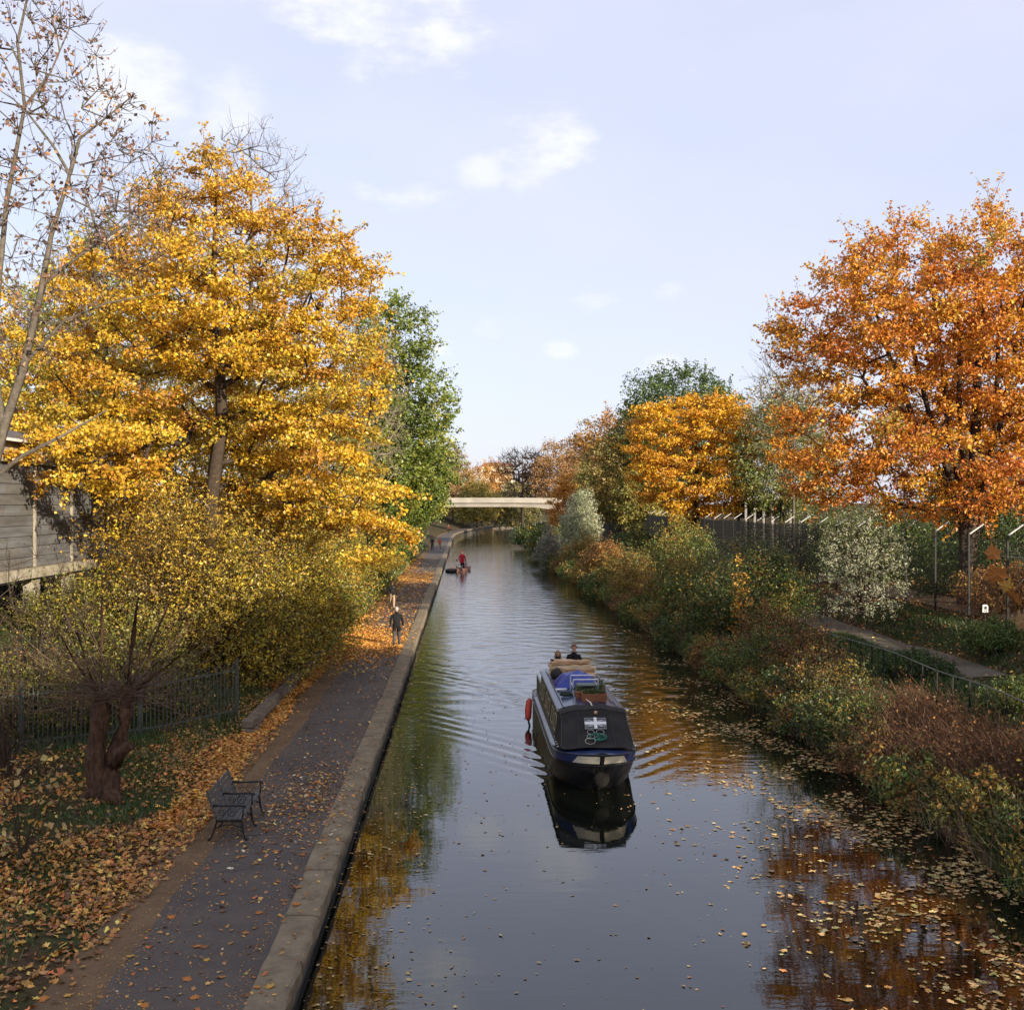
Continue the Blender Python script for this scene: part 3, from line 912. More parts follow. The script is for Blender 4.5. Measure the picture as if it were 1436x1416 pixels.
def tree(name, label, x, Y, h, trunk_h, crown_w, pal, n_clump, per, leaf, seed, bark=BARK, shape='round', clump=1.0, flat=0.6, twigs=3, twig_len=1.1, twig_r=0.012, tr=None, upface=0.5, shell=0.35, lean=0.0, crown_d=None, group=None, up=0.1, jitter=0.2, base=None, tip=0.02, cat='tree', hang=0.2, aspect=0.7, droop=0.5, on_twig=0.4):
    rng = np.random.default_rng(seed)
    b = gpt(x, Y) if base is None else np.array(base, float)
    z0 = b[2]; top = z0 + h; cz = z0 + trunk_h
    ch = h - trunk_h; rx = crown_w / 2; ry = (crown_d or crown_w) / 2
    xx = x + lean
    if shape == 'round':
        ells = [(xx, Y, cz + ch * 0.45, rx, ry, ch * 0.45), (xx, Y, cz + ch * 0.68, rx * 0.72, ry * 0.72, ch * 0.32), (xx - rx * .4, Y - ry * .2, cz + ch * .4, rx * .6, ry * .7, ch * .35), (xx + rx * .45, Y, cz + ch * .35, rx * .55, ry * .7, ch * .34)]
    elif shape == 'tall':
        ells = [(xx, Y, cz + ch * 0.3, rx, ry, ch * 0.3), (xx, Y, cz + ch * 0.55, rx * 0.85, ry * 0.85, ch * 0.3), (xx, Y, cz + ch * 0.8, rx * 0.5, ry * 0.5, ch * 0.2)]
    elif shape == 'vase':
        ells = [(xx, Y, cz + ch * 0.7, rx, ry, ch * 0.3), (xx, Y, cz + ch * 0.4, rx * 0.7, ry * 0.7, ch * 0.4)]
    else:
        ells = shape
    tr = tr or 0.012 * h + 0.08
    trunk = [b - np.array([0, 0, 0.2]), b + np.array([lean * .2, 0, trunk_h * .7]), b + np.array([lean * .5, 0, trunk_h + ch * .15]), b + np.array([lean * .8, rng.normal(0, .2), trunk_h + ch * .5]), b + np.array([lean, 0, trunk_h + ch * .85])]
    w, cr = plant_meshes(rng, b, trunk, [tr, tr * .85, tr * .65, tr * .4, tr * .12], ells, n_clump, per, leaf, clump, pal, flat=flat, seg=max(0.8, h * 0.06), up=up, tip=tip, power=0.42, twigs=twigs, twig_len=twig_len, twig_r=twig_r, upface=upface, shell=shell, jitter=jitter, hang=hang, aspect=aspect, droop=droop, on_twig=on_twig)
    return plant(name, label, cat, b, w, cr, bark, group)


# --- the orange beech on the right bank: many upright stems
def orange_tree():
    rng = np.random.default_rng(31)
    Y = 48.0
    P_ = lambda x, y, dY=0: np.array(px(x, y, Y + dY))
    b = gpt(20.3, Y)
    ells = [(*P_(1300, 405), 4.4, 4.5, 2.5), (*P_(1395, 385), 3.6, 4.2, 2.4), (*P_(1220, 470), 3.9, 4.2, 3.3), (*P_(1340, 500), 5.0, 4.5, 3.6), (*P_(1440, 480), 4.0, 4.5, 4.5), (*P_(1180, 600), 2.7, 3.6, 2.5), (*P_(1290, 640), 4.8, 4.2, 1.8), (*P_(1430, 630), 3.5, 4.0, 1.6),
            (*P_(1262, 350), 1.2, 1.5, 1.2), (*P_(1390, 325), 1.4, 1.5, 1.0), (*P_(1160, 655), 1.6, 2.5, 1.6), (*P_(1330, 690), 4.0, 3.5, 1.0)]
    trunk = [b - np.array([0, 0, .2]), P_(1362, 720), P_(1368, 600), P_(1372, 500), P_(1378, 420), P_(1385, 340)]
    stems = []
    for i, (x0, x1, x2, x3) in enumerate(((1355, 1330, 1318, 1300), (1365, 1400, 1425, 1445), (1350, 1290, 1240, 1215), (1372, 1395, 1400, 1405), (1352, 1310, 1278, 1262), (1370, 1345, 1345, 1342))):
        dy = rng.uniform(-1.5, 1.5)
        stems.append(([b, P_(x0, 720), P_(x1, 610, dy * .4), P_(x2, 480, dy * .8), P_(x3, 365 + 12 * i, dy)], [0.22, 0.18, 0.13, 0.09, 0.03]))
    w, cr = plant_meshes(rng, b, trunk, [0.38, 0.3, 0.22, 0.16, 0.1, 0.04], ells, 340, 285, 0.156, 0.83, ORANGE, flat=0.5, up=0.14, tip=0.017, twigs=5, twig_len=1.5, twig_r=0.009, stems=stems, shell=0.35, upface=0.7, jitter=0.2, hang=0.35, aspect=0.75, on_twig=0.45)
    plant('beech_tree', 'tall orange autumn tree with many upright stems on the right bank', 'tree', b, w, cr, BARK)


orange_tree()

# --- other trees, left side
tree('ash_tree', 'tall leafy green tree leaning over the towpath beyond the maple', -11.6, 86, 21.8, 4.5, 9.5, GREEN, 190, 190, 0.26, 41, BARK, clump=1.15, flat=0.75, lean=1.9, upface=0.4, crown_d=9,
     shape=[(-9.6, 86, 19.5, 3.0, 3, 4.2), (-8.0, 86, 15.0, 3.2, 3.5, 3.6), (-9.2, 86, 11, 3.8, 4, 4.0), (-7.2, 85, 10.0, 2.6, 3, 3.2), (-8.0, 84, 7.6, 2.1, 2.5, 1.6), (-9.9, 84, 6.2, 1.6, 2.2, 2.0), (-11.5, 87, 14, 3.2, 3.5, 5)])
tree('willow_tree', 'small yellow green tree between the tall green tree and the bridge', -13.0, 122, 12.5, 4.2, 7.6, [((0.24, 0.29, 0.04), 4), ((0.18, 0.25, 0.035), 3), ((0.36, 0.32, 0.05), 2)], 90, 130, 0.3, 42, BARK, clump=1.1, lean=1.8, flat=0.8)
tree('bare_ash_tree', 'bare grey tree rising behind the top of the yellow maple', -15.6, 64, 27.5, 12, 8.5, DRY, 380, 2, 0.12, 43, BARK_G, clump=.75, twigs=5, twig_len=1.25, twig_r=0.010, shape='round', tr=0.26, tip=0.015, up=0.2)
tree('thin_birch_tree', 'thin bare tree with pale twigs between the maple and the green tree', -10.9, 76, 19.8, 7, 6.4, [((0.30, 0.28, 0.07), 3), ((0.4, 0.30, 0.06), 2)], 260, 10, 0.15, 44, BARK_P, clump=.8, twigs=6, twig_len=1.2, twig_r=0.010, tr=0.18)
tree('lime_tree', 'yellow green tree behind the bare tree at the left edge', -23.5, 62, 19.5, 6, 9.5, [((0.33, 0.31, 0.05), 4), ((0.24, 0.26, 0.05), 3), ((0.42, 0.34, 0.06), 2)], 110, 110, 0.24, 45, BARK, clump=1.2, twigs=6)
tree('aspen_tree', 'yellow tree half hidden behind the roof of the timber building', -32.0, 66, 16.0, 5, 9.5, YELLOW, 90, 110, 0.26, 46, BARK, clump=1.2)
tree('plane_tree', 'bare twiggy tree with brown leaves behind the left side of the maple', -19.5, 56, 22.5, 9, 8.0, DRY, 260, 6, 0.14, 47, BARK_G, clump=.8, twigs=5, twig_len=1.3, twig_r=0.010, tr=0.22)
tree('hawthorn_tree', 'ochre tree in the shade behind the trunk of the maple', -15.2, 55, 11.5, 2.5, 10, OLIVE, 120, 120, 0.2, 48, BARK, clump=1.2)
tree('field_maple_tree', 'dull gold tree beside the towpath below the tall green tree', -13.2, 72, 11.5, 2.0, 7.5, [((0.40, 0.28, 0.04), 3), ((0.24, 0.24, 0.04), 3), ((0.3, 0.18, 0.04), 2)], 110, 130, 0.2, 49, BARK, clump=1.0)

# --- the olive thicket under the maple
NS = 60
for i, (x, Y, w, h, pal, nc, pr, lf, lab) in enumerate([
    (-10.9, 37.0, 4.4, 5.4, [((0.34, 0.22, 0.03), 4), ((0.44, 0.27, 0.03), 3), ((0.22, 0.16, 0.03), 3), ((.16, .10, .04), 3)], 120, 115, 0.105, 'tall olive gold bush directly below the maple trunk'),
    (-9.4, 36.6, 3.6, 4.3, OLIVE, 110, 120, 0.10, 'olive bush spilling over the end of the iron fence'),
    (-8.6, 41.0, 3.4, 4.6, OLIVE, 100, 115, 0.105, 'yellow olive bush above the low stone wall'),
    (-10.4, 43.5, 5.0, 7.4, [((0.50, 0.28, 0.03), 5), ((0.38, 0.22, 0.03), 3), ((0.56, 0.34, 0.03), 3), ((0.2, 0.13, 0.04), 1.5)], 125, 130, 0.125, 'tall golden bush right of the maple trunk'),
    (-14.4, 36.0, 3.4, 1.8, OLIVE_D, 100, 90, 0.10, 'twiggy brown green bush in front of the timber building'),
    (-14.0, 42.5, 4.4, 6.2, [((0.48, 0.29, 0.03), 5), ((0.34, 0.21, 0.03), 3), ((0.55, 0.34, 0.03), 3), ((.2, .12, .04), 1.5)], 110, 110, 0.12, 'loose golden bush between the maple trunk and the building'),
    (-8.55, 47.0, 2.6, 3.4, [((0.22, 0.22, 0.04), 4), ((0.34, 0.26, 0.04), 3), ((0.13, 0.16, 0.03), 3)], 80, 105, 0.11, 'green and gold bush left of the sunlit leaf carpet'),
    (-9.3, 52.0, 2.6, 4.2, MIXB, 80, 110, 0.12, 'mixed russet and green bush behind the two walkers'),
    (-10.4, 58.5, 3.2, 5.0, [((0.40, 0.24, 0.04), 4), ((0.28, 0.22, 0.04), 3), ((0.16, 0.17, 0.03), 2)], 90, 105, 0.13, 'russet gold bush beyond the farther walker'),
    (-10.2, 66.0, 3.2, 4.4, MIXB, 80, 95, 0.14, 'dull olive bush at the verge where the path narrows'),
    (-11.2, 78.0, 3.8, 4.4, [((0.24, 0.22, 0.05), 4), ((0.16, 0.19, 0.04), 3), ((0.32, 0.24, 0.06), 2)], 80, 95, 0.16, 'grassy olive bush at the foot of the tall green tree'),
    (-12.6, 94.0, 4.2, 4.0, MIXB, 70, 90, 0.2, 'brown green bush beside the far end of the straight path'),
    (-14.0, 112.0, 5.0, 4.6, GREEN_M, 70, 90, 0.24, 'green bush left of the two distant walkers'),
    (-14.3, 130.0, 5.0, 5.2, GREEN_M, 70, 90, 0.28, 'green bush on the slope above the distant walkers'),
    (-22.0, 190.0, 8.0, 6.0, MIXB, 70, 80, 0.4, 'brown green bush on the slope at the far bend'),
    (-17.6, 150.0, 6.6, 6.5, GREEN_M, 80, 90, 0.34, 'dark green bush at the bend of the towpath'),
    (-13.4, 29.8, 3.0, 1.5, OLIVE_D, 80, 90, 0.09, 'brownish bush tangled behind the iron fence on the left'),
    (-11.2, 32.2, 2.6, 2.6, OLIVE_D, 70, 90, 0.09, 'small dark olive bush above the middle of the iron fence'),
]):
    shrub('bush', lab, x, Y, w, h, [(tuple(min(.7, v_ * g_) for v_, g_ in zip(c_, (1.2, 1.24, 1.0))), w_) for c_, w_ in pal], nc, pr * 1.05, lf * 1.1, NS + i, BARK, group='bushes on the left bank', twigs=6, twig_len=2.4, on_twig=.72, jitter=.34)

# arching bare stems in front of the timber building
for i, (x, Y, h, w, lab) in enumerate([(-11.8, 25.0, 4.6, 3.6, 'bare shrub with dark arching stems at the lower left edge'), (-13.6, 30.5, 4.8, 4.4, 'tangled bare shrub in front of the stilted building')]):
    shrub('elder_shrub', lab, x, Y, w, h, OLIVE_D, 60, 10, 0.07, 90 + i, BARK, stems_n=11, stem_k=0.5, twigs=9, twig_len=1.7, clump=0.4, group='bare shrubs on the left bank', on_twig=0.9, twig_r=0.005)
# pale leaved sapling low at the left edge
shrub('maple_sapling', 'maple sapling with pale yellow leaves in front of the iron fence', -9.0, 19.6, 2.0, 2.2, [((0.50, 0.36, 0.14), 4), ((0.55, 0.30, 0.07), 3), ((0.36, 0.26, 0.10), 2)], 28, 6, 0.12, 93, BARK, stems_n=5, clump=0.28, aspect=0.95, stem_k=0.35)

# --- right bank, near the water
def shrub_r(name, lab, u, Y, w, h, pal, nc, pr, lf, seed, bark=BARK, **k):
    shrub(name, lab, ux(u, Y), Y, w, h, pal, nc, pr, lf, seed, bark, **k)


RB = [
    (0.9, 20.6, 1.7, 0.9, GREEN_D, 50, 90, 0.10, 'dark green leafy clump at the water edge in the right corner'),
    (2.4, 21.6, 1.8, 1.4, MIXB, 50, 60, 0.10, 'mixed yellow and green weeds beside the right frame edge'),
    (0.7, 31.0, 2.6, 1.2, GREEN_D, 70, 90, 0.085, 'low dark green bramble over the water below the twigs'),
    (1.4, 34.8, 2.8, 1.4, [((0.13, 0.13, 0.035), 4), ((0.10, 0.13, 0.03), 3), ((0.22, 0.15, 0.05), 2)], 90, 90, 0.085, 'olive bramble mound left of the brown twigs'),
    (2.0, 38.6, 2.6, 1.6, RUST, 90, 85, 0.09, 'rusty brown bush in front of the low railing'),
    (0.9, 40.4, 2.8, 1.7, GREEN_M, 80, 80, 0.09, 'green and yellow bramble at the waterline below the rusty bush'),
    (2.4, 44.0, 2.8, 1.9, RUST, 90, 85, 0.095, 'red brown shrub at the near end of the garden path'),
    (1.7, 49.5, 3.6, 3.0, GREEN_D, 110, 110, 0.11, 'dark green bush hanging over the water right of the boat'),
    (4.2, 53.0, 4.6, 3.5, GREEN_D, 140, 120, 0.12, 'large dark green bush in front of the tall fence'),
    (1.8, 57.0, 3.4, 3.0, GREEN_M, 100, 100, 0.12, 'mid green bush overhanging the canal'),
    (5.6, 60.0, 4.4, 3.7, GREYG, 110, 100, 0.13, 'grey green bush left of the silver leaved shrub'),
    (2.6, 64.5, 3.6, 2.8, [((0.34, 0.24, 0.04), 3), ((0.16, 0.18, 0.04), 4), ((0.24, 0.15, 0.04), 2)], 90, 100, 0.13, 'yellow flecked bush at the water edge above the boat'),
    (1.4, 71.0, 3.4, 2.4, [((0.40, 0.27, 0.05), 4), ((0.2, 0.18, 0.04), 3), ((0.3, 0.16, 0.04), 2)], 90, 95, 0.14, 'golden bramble drooping to the water'),
    (4.8, 72.0, 4.4, 3.6, GREEN_M, 100, 100, 0.15, 'green mound between the golden bramble and the fence'),
    (2.0, 80.0, 4.0, 2.6, MIXB, 80, 95, 0.16, 'brown and green bramble midway along the right bank'),
    (6.4, 82.0, 4.0, 4.2, [((0.32, 0.28, 0.05), 4), ((0.22, 0.22, 0.05), 3), ((0.4, 0.28, 0.04), 2)], 90, 95, 0.17, 'yellow green bush standing before the dark fence'),
    (2.2, 91.0, 4.0, 2.8, BROWN, 80, 90, 0.18, 'orange brown scrub at the far part of the right bank'),
    (5.2, 97.0, 4.6, 3.2, GREEN_D, 80, 90, 0.2, 'dark green scrub below the pale silver bush'),
    (2.0, 104.0, 4.4, 2.8, [((0.36, 0.22, 0.05), 4), ((0.22, 0.18, 0.05), 3)], 80, 90, 0.21, 'tawny scrub at the water below the pale silver bush'),
    (2.2, 122.0, 5.2, 3.2, [((0.2, 0.22, 0.04), 4), ((0.34, 0.26, 0.05), 3), ((0.12, 0.15, 0.03), 3)], 80, 85, 0.25, 'yellowish green scrub farther along the right bank'),
    (2.0, 142.0, 5.4, 2.8, GREEN_M, 80, 85, 0.3, 'green bush near the bend on the right bank'),
    (2.0, 170.0, 6.0, 2.6, GREEN_D, 80, 85, 0.34, 'dark green bush just before the footbridge'),
]
for i, (u, Y, w, h, pal, nc, pr, lf, lab) in enumerate(RB):
    shrub_r('waterside_bush', lab, u, Y, w, h, list(pal) + [(c_, w_ * .3) for c_, w_ in MIXB], nc, pr, lf, 120 + i, twigs=6, twig_len=1.7, on_twig=.6, group='bushes along the right bank')
shrub_r('young_tree', 'slender young tree with bright yellow leaves among dark green bushes', 1.9, 47.5, 0.9, 3.9, [((0.6, 0.33, 0.04), 4), ((0.5, 0.24, 0.03), 2)], 26, 26, 0.12, 150, top=0.5, stems_n=3, cat='tree')

FR = [GREEN_D, MIXB, GREEN_M, RUST, GREEN_M, GREEN_D]
for i, Y in enumerate([19.0, 22.6, 25.2, 27.8, 30.0, 33.2, 36.4, 39.0, 42.6, 45.5, 48.0, 52.6, 55.5, 60.5, 64.0, 68.0, 75.5, 79.5, 86.0, 95.0, 100.0, 109.0, 115.0]):
    nm = ['dark ivy', 'yellow flecked weeds', 'green bramble', 'rusty dock', 'olive nettles', 'glossy ivy'][i % 6]
    ordinal = ['first', 'second', 'third', 'fourth'][i // 6]
    shrub_r('trailing_plant', f'{nm} trailing into the water, {ordinal} such clump along the right bank', .25 + .2 * math.sin(i * 2.1), Y, 1.5 + .012 * Y, .75 + .5 * abs(math.sin(i * 1.3)) + .006 * Y, list(FR[i % 6]) + [(c_, w_ * .4) for c_, w_ in MIXB], 34, 70, .075 + .0009 * Y, 300 + i, group='plants trailing over the right water edge', d=2.2 + .02 * Y, stem_k=.5, base=(ux(.25, Y), Y, .12))

# red brown twig thickets leaning over the bank
for i, (u, Y, w, h, lab) in enumerate([(2.1, 24.6, 2.6, 1.55, 'thicket of bare red brown twigs nearest the camera on the right bank'), (1.9, 27.6, 2.8, 1.5, 'dense thicket of red brown stems in the middle of the right bank'), (2.2, 31.2, 2.6, 1.3, 'thicket of brown twigs below the low railing')]):
    rng = np.random.default_rng(170 + i)
    b = gpt(ux(u, Y), Y)
    n = 750
    ox = rng.uniform(-w / 2, w / 2, n); oy = rng.uniform(-1.9, 1.9, n)
    A = np.stack([b[0] + ox, b[1] + oy, np.zeros(n)], 1)
    A[:, 2] = gz_s(A[:, 0] - kx(A[:, 1]), A[:, 1]) - 0.05
    ln = rng.uniform(0.5, 1.0, n) * h
    d = unit(np.array([-0.35, 0.05, 1.0]) + rng.normal(0, 0.33, (n, 3)))
    B = A + d * ln[:, None] * .55; C = B + unit(d + np.array([-.3, 0, -.25]) + rng.normal(0, .25, (n, 3))) * ln[:, None] * .5
    v1, f1 = tubes(A - b, B - b, np.full(n, .009), np.full(n, .006), 3); v2, f2 = tubes(B - b, C - b, np.full(n, .006), np.full(n, .003), 3)
    m = 1500
    q = rng.integers(0, n, m); s = rng.random((m, 1))
    Lc = np.where(rng.random((m, 1)) < .5, A[q] + (B[q] - A[q]) * s, B[q] + (C[q] - B[q]) * s) + rng.normal(0, .06, (m, 3)) - b
    v3, f3 = kites(Lc, rng.normal(size=(m, 3)), rng.normal(size=(m, 3)) + np.array([0, 0, .6]), .085 * rng.uniform(.6, 1.3, m), .6)
    plant('twig_thicket', lab, 'shrub', b, (np.concatenate([v1, v2]), np.concatenate([f1, f2 + len(v1)])), (v3, f3, pal_colors(rng, RUST + [((0.4, .2, .05), 1.5)], 40, rng.integers(0, 40, m))), TWIG_R, 'twig thickets on the right bank', 'stems', 'foliage')

# shrubs behind the railing
shrub_r('silver_shrub', 'silver leaved shrub in sunlight beside the tall cranked fence', 6.6, 45.6, 3.4, 4.5, SILVER, 52, 85, 0.125, 180, BARK, clump=0.32, twigs=9, aspect=0.38, twig_len=2.2, on_twig=0.8, stems_n=7, lift=.4, base=(ux(6.6, 45.6), 45.6, 2.5))
shrub_r('silver_willow', 'pale silver green conical bush near the bridge on the right bank', 2.1, 112, 3.9, 7.4, SILVER, 130, 110, 0.22, 181, BARK, clump=0.75, aspect=0.4, top=0.7)
shrub_r('grey_willow', 'low grey bush left of the pale silver conical bush', -.1, 117, 3.6, 4.4, [((0.30, 0.30, 0.22), 4), ((0.22, 0.22, 0.16), 3), ((0.3, .24, .18), 2)], 80, 80, 0.2, 182, BARK_P, twigs=6)
for i, (u, Y, w, h, pal, lf, lab) in enumerate([
    (9.2, 33.0, 3.4, 1.7, BROWN, .09, 'brown scrub on the slope at the right frame edge'),
    (8.2, 37.5, 2.2, 0.9, GREEN_M, .09, 'small green shrub on the leafy slope above the path'),
    (4.9, 29.6, 2.0, 0.8, GREEN_M, .08, 'low green ivy clump behind the low railing'),
    (4.8, 36.0, 2.2, 0.8, GREEN_D, .08, 'green ground ivy mound between railing and path'),
    (8.4, 31.0, 2.6, 2.3, [((0.13, .10, .07), 4), ((.18, .12, .07), 3), ((.1, .11, .05), 2)], .09, 'grey brown bare scrub in the shade at the right edge'),
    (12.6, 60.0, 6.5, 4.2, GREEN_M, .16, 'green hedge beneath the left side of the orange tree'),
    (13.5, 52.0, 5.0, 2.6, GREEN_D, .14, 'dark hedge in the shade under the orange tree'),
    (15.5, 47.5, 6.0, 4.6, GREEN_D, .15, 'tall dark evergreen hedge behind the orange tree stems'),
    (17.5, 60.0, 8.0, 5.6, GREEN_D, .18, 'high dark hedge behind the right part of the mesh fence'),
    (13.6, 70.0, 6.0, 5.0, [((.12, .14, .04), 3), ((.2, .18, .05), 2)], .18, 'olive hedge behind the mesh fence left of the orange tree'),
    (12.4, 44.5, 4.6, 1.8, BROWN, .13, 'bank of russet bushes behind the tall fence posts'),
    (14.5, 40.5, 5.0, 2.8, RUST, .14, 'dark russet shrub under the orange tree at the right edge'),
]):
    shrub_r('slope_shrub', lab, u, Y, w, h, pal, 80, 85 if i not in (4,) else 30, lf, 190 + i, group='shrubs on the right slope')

# --- other trees, right side and distance
tree('golden_tree', 'rounded golden orange tree in the middle of the right bank', 15.9, 92, 15.0, 3.8, 10.6, GOLD, 170, 200, 0.24, 201, BARK, clump=1.0, flat=0.4, hang=.1, upface=.8,
     shape=[(13.2, 92, 11.6, 2.9, 4, 4.2), (17.8, 92, 11.8, 3.2, 4, 4.4), (15.6, 91.5, 9, 5.0, 4.5, 3.0), (16, 92, 14, 3.4, 3, 2.2)])
tree('evergreen_tree', 'large dark green tree behind the golden orange tree', 19.4, 122, 19.2, 4, 13.6, [((0.09, 0.14, 0.035), 5), ((0.13, .18, .045), 3), ((.06, .10, .03), 3)], 170, 230, 0.27, 202, BARK, clump=1.35, flat=.85, shape=[(19.3, 122, 15.4, 6.6, 5.5, 7.0), (17.0, 121, 14.5, 4.2, 4.5, 5.6), (21.8, 121.5, 14.0, 4.2, 4.5, 5.4)])
tree('hornbeam_tree', 'olive brown tree left of the golden tree', 12.6, 124, 13.6, 3, 9.5, [((0.26, 0.2, 0.05), 4), ((.36, .25, .05), 3), ((.18, .18, .045), 2)], 120, 140, 0.28, 203, BARK, clump=1.2)
tree('oak_tree', 'broad russet orange tree above the right end of the bridge', 16.0, 165, 18.2, 3, 15, [((0.42, 0.20, 0.04), 4), ((.34, .17, .05), 3), ((.48, .27, .05), 2), ((.24, .16, .05), 2)], 150, 130, 0.36, 204, BARK, clump=1.7)
tree('chestnut_tree', 'brown tree sloping down behind the bridge', 13.5, 264, 20.0, 3, 19, [((0.36, 0.19, 0.07), 4), ((.28, .16, .06), 3), ((.4, .24, .07), 2)], 140, 110, 0.42, 205, BARK, clump=1.9, twigs=5)
tree('cherry_tree', 'narrow bright orange tree behind the pale silver bush', 7.0, 138, 9.6, 1.6, 4.4, [((0.56, .26, .035), 4), ((.5, .2, .03), 2)], 60, 130, 0.26, 206, BARK, clump=.8, shape='tall')
tree('rowan_tree', 'muted olive yellow tree behind the fence left of the golden tree', 15.0, 118, 9.2, 1.6, 7.0, [((0.34, .27, .05), 4), ((.22, .22, .05), 3)], 90, 120, 0.24, 207, BARK, clump=1.0)
tree('distant_bare_tree', 'bare dark tree standing alone right of the bridge centre', 2.6, 264, 19.0, 6, 13, DRY, 200, 1, 0.3, 208, BARK, clump=1.3, twigs=5, twig_len=1.3, twig_r=.04, tr=.4, tip=.07, shape='vase')
tree('sycamore_tree', 'olive tree between the golden tree and the orange tree', 22.2, 88, 13.0, 3, 7.5, [((0.16, .19, .05), 4), ((.24, .23, .05), 3)], 100, 140, 0.24, 209, BARK, clump=1.1)
tree('alder_tree', 'thin pale twigged tree at the left side of the orange tree', 17.9, 68, 15.5, 6, 5.0, [((0.33, .27, .1), 3), ((.3, .3, .12), 2)], 80, 16, 0.17, 210, BARK_G, clump=.9, twigs=8, twig_len=1.6, tr=.1)
for i, (x, Y, h, w, pal, lab) in enumerate([
    (-16.5, 300, 15.5, 17, [((.40, .26, .08), 3), ((.34, .2, .08), 3)], 'tan tree behind the left half of the bridge'),
    (-6.5, 345, 18.5, 17, [((.52, .27, .06), 4), ((.44, .22, .06), 2)], 'orange tree behind the middle of the bridge'),
    (-9.5, 290, 12.0, 12, [((.42, .31, .06), 3), ((.26, .26, .06), 2)], 'low yellow tree just behind the bridge'),
    (1.0, 300, 14.0, 14, [((.15, .15, .05), 4), ((.24, .2, .06), 2)], 'dark olive tree behind the bridge on the right'),
    (-22, 380, 23, 16, [((.30, .24, .17), 3), ((.36, .25, .14), 2)], 'hazy twiggy tree above the left end of the bridge'),
    (14, 330, 20, 20, [((.34, .2, .08), 3), ((.28, .19, .07), 2)], 'brown tree far behind the bridge on the right'),
    (-26, 260, 18, 16, GREEN_M, 'dark green tree beside the far towpath'),
    (-24, 205, 16, 13, GREEN_M, 'green tree on the outside of the canal bend'),
    (26, 300, 22, 22, [((.34, .22, .07), 3), ((.26, .2, .06), 2)], 'far brown tree behind the russet orange tree'),
    (-20, 165, 17, 11, GREEN, 'green tree farther along the left bank'),
    (36, 140, 19, 16, [((.2, .2, .06), 3), ((.32, .22, .06), 2)], 'dull green tree far behind the orange tree'),
    (44, 105, 18, 14, BROWN, 'brown tree behind the orange tree at the right edge'),
    (-38, 95, 19, 14, OLIVE, 'ochre tree far behind the timber building'),
    (-22, 90, 20, 12, [((.3, .26, .06), 3), ((.36, .24, .05), 2)], 'ochre tree far behind the maple'),
]):
    tree('distant_tree', lab, x, Y, h, 1.5, w, pal, 110, 95, 0.0016 * Y if Y > 160 else .3, 230 + i, BARK, clump=w * .115, twigs=3, twig_r=.02, group='trees in the distance')

# --- unseen bank trees shading the foreground, crowns lifted to let sun reach the boat
for i, (x, Y, h, w, th) in enumerate([(16.4, -13, 14.5, 9.5, 6.2), (16.6, -5.5, 14.8, 8.6, 6.8), (16.2, 1, 14.2, 8.0, 7.2), (16.6, 7.0, 14.2, 7.6, 7.8), (16.4, 12.0, 13.6, 7.2, 7.8), (16.6, 17.0, 13.2, 7.0, 7.4), (25.5, 24.0, 10.6, 8.0, 1.8)]):
    lab = ['bank tree outside the frame behind the camera', 'second bank tree outside the frame', 'third bank tree outside the frame beside the camera', 'fourth bank tree outside the frame on the right', 'fifth bank tree outside the frame on the right', 'sixth bank tree outside the frame on the right', 'low bank tree outside the frame beyond the others'][i]
    tree('bank_tree', lab, x, Y, h, th, w, ORANGE, 90, 80, 0.42, 260 + i, BARK, clump=1.4, twigs=3, group='bank trees on the right')
for i, Y in enumerate((-3.0, 3.0, 9.0, 14.5, 19.5)):  # low hedge added out of view to shade the right bank plants
    shrub('hedge', ['added shade hedge behind the camera', 'added shade hedge level with the camera', 'hedge clump outside the right frame edge', 'added shade hedge farther outside the right frame edge', 'last added shade hedge outside the right frame edge'][i], 16.5 + .12 * max(0, Y), Y, 4.0, 3.4, GREEN_D, 60, 60, .2, 280 + i, d=6.4, group='added shade hedge on the right bank')


# ------------------------------------------------------------------ leaf litter, grass, floating leaves


def scatter_leaves(name, X, Y, Z, size, pal, rng, tilt=0.35, aspect=0.8, label=None, jitter=0.3, m=None, kind='stuff', fold=0.12, lobe=False):
    n = len(X)
    C = np.stack([X, Y, Z], 1)
    nr = np.array([0, 0, 1.0]) + rng.normal(0, tilt, (n, 3)) * np.array([1, 1, 0])
    ax = rng.normal(size=(n, 3)); ax -= nr * np.sum(ax * nr, 1, keepdims=True) / np.sum(nr * nr, 1, keepdims=True)
    v, f = lobed(C, ax, nr, size * 1.15, rng, fold * 1.3) if lobe else kites(C, ax, nr, size, aspect, fold)
    idx = rng.integers(0, 60, n)
    me = np_mesh(name, v, f, False, pal_colors(rng, pal, 60, idx, jitter, 0.8))
    return tag(link_mesh(name, me, m or LITTER), label, 'leaves', None, kind)


FALL = [((0.48, 0.22, 0.055), 4), ((0.52, 0.28, 0.06), 3), ((0.29, 0.14, 0.05), 4), ((0.58, 0.38, 0.09), 1.6), ((0.18, 0.095, 0.045), 2.5), ((0.48, 0.15, 0.04), 1.4)]
FALL_O = [((0.58, 0.27, 0.05), 4), ((0.52, 0.20, 0.04), 3), ((0.60, 0.36, 0.08), 2), ((0.34, 0.15, 0.05), 2)]
FLOAT = [((0.40, 0.27, 0.11), 4), ((0.34, 0.20, 0.08), 3), ((0.48, 0.36, 0.16), 2), ((0.30, 0.24, 0.10), 2), ((0.42, 0.2, 0.06), 1)]


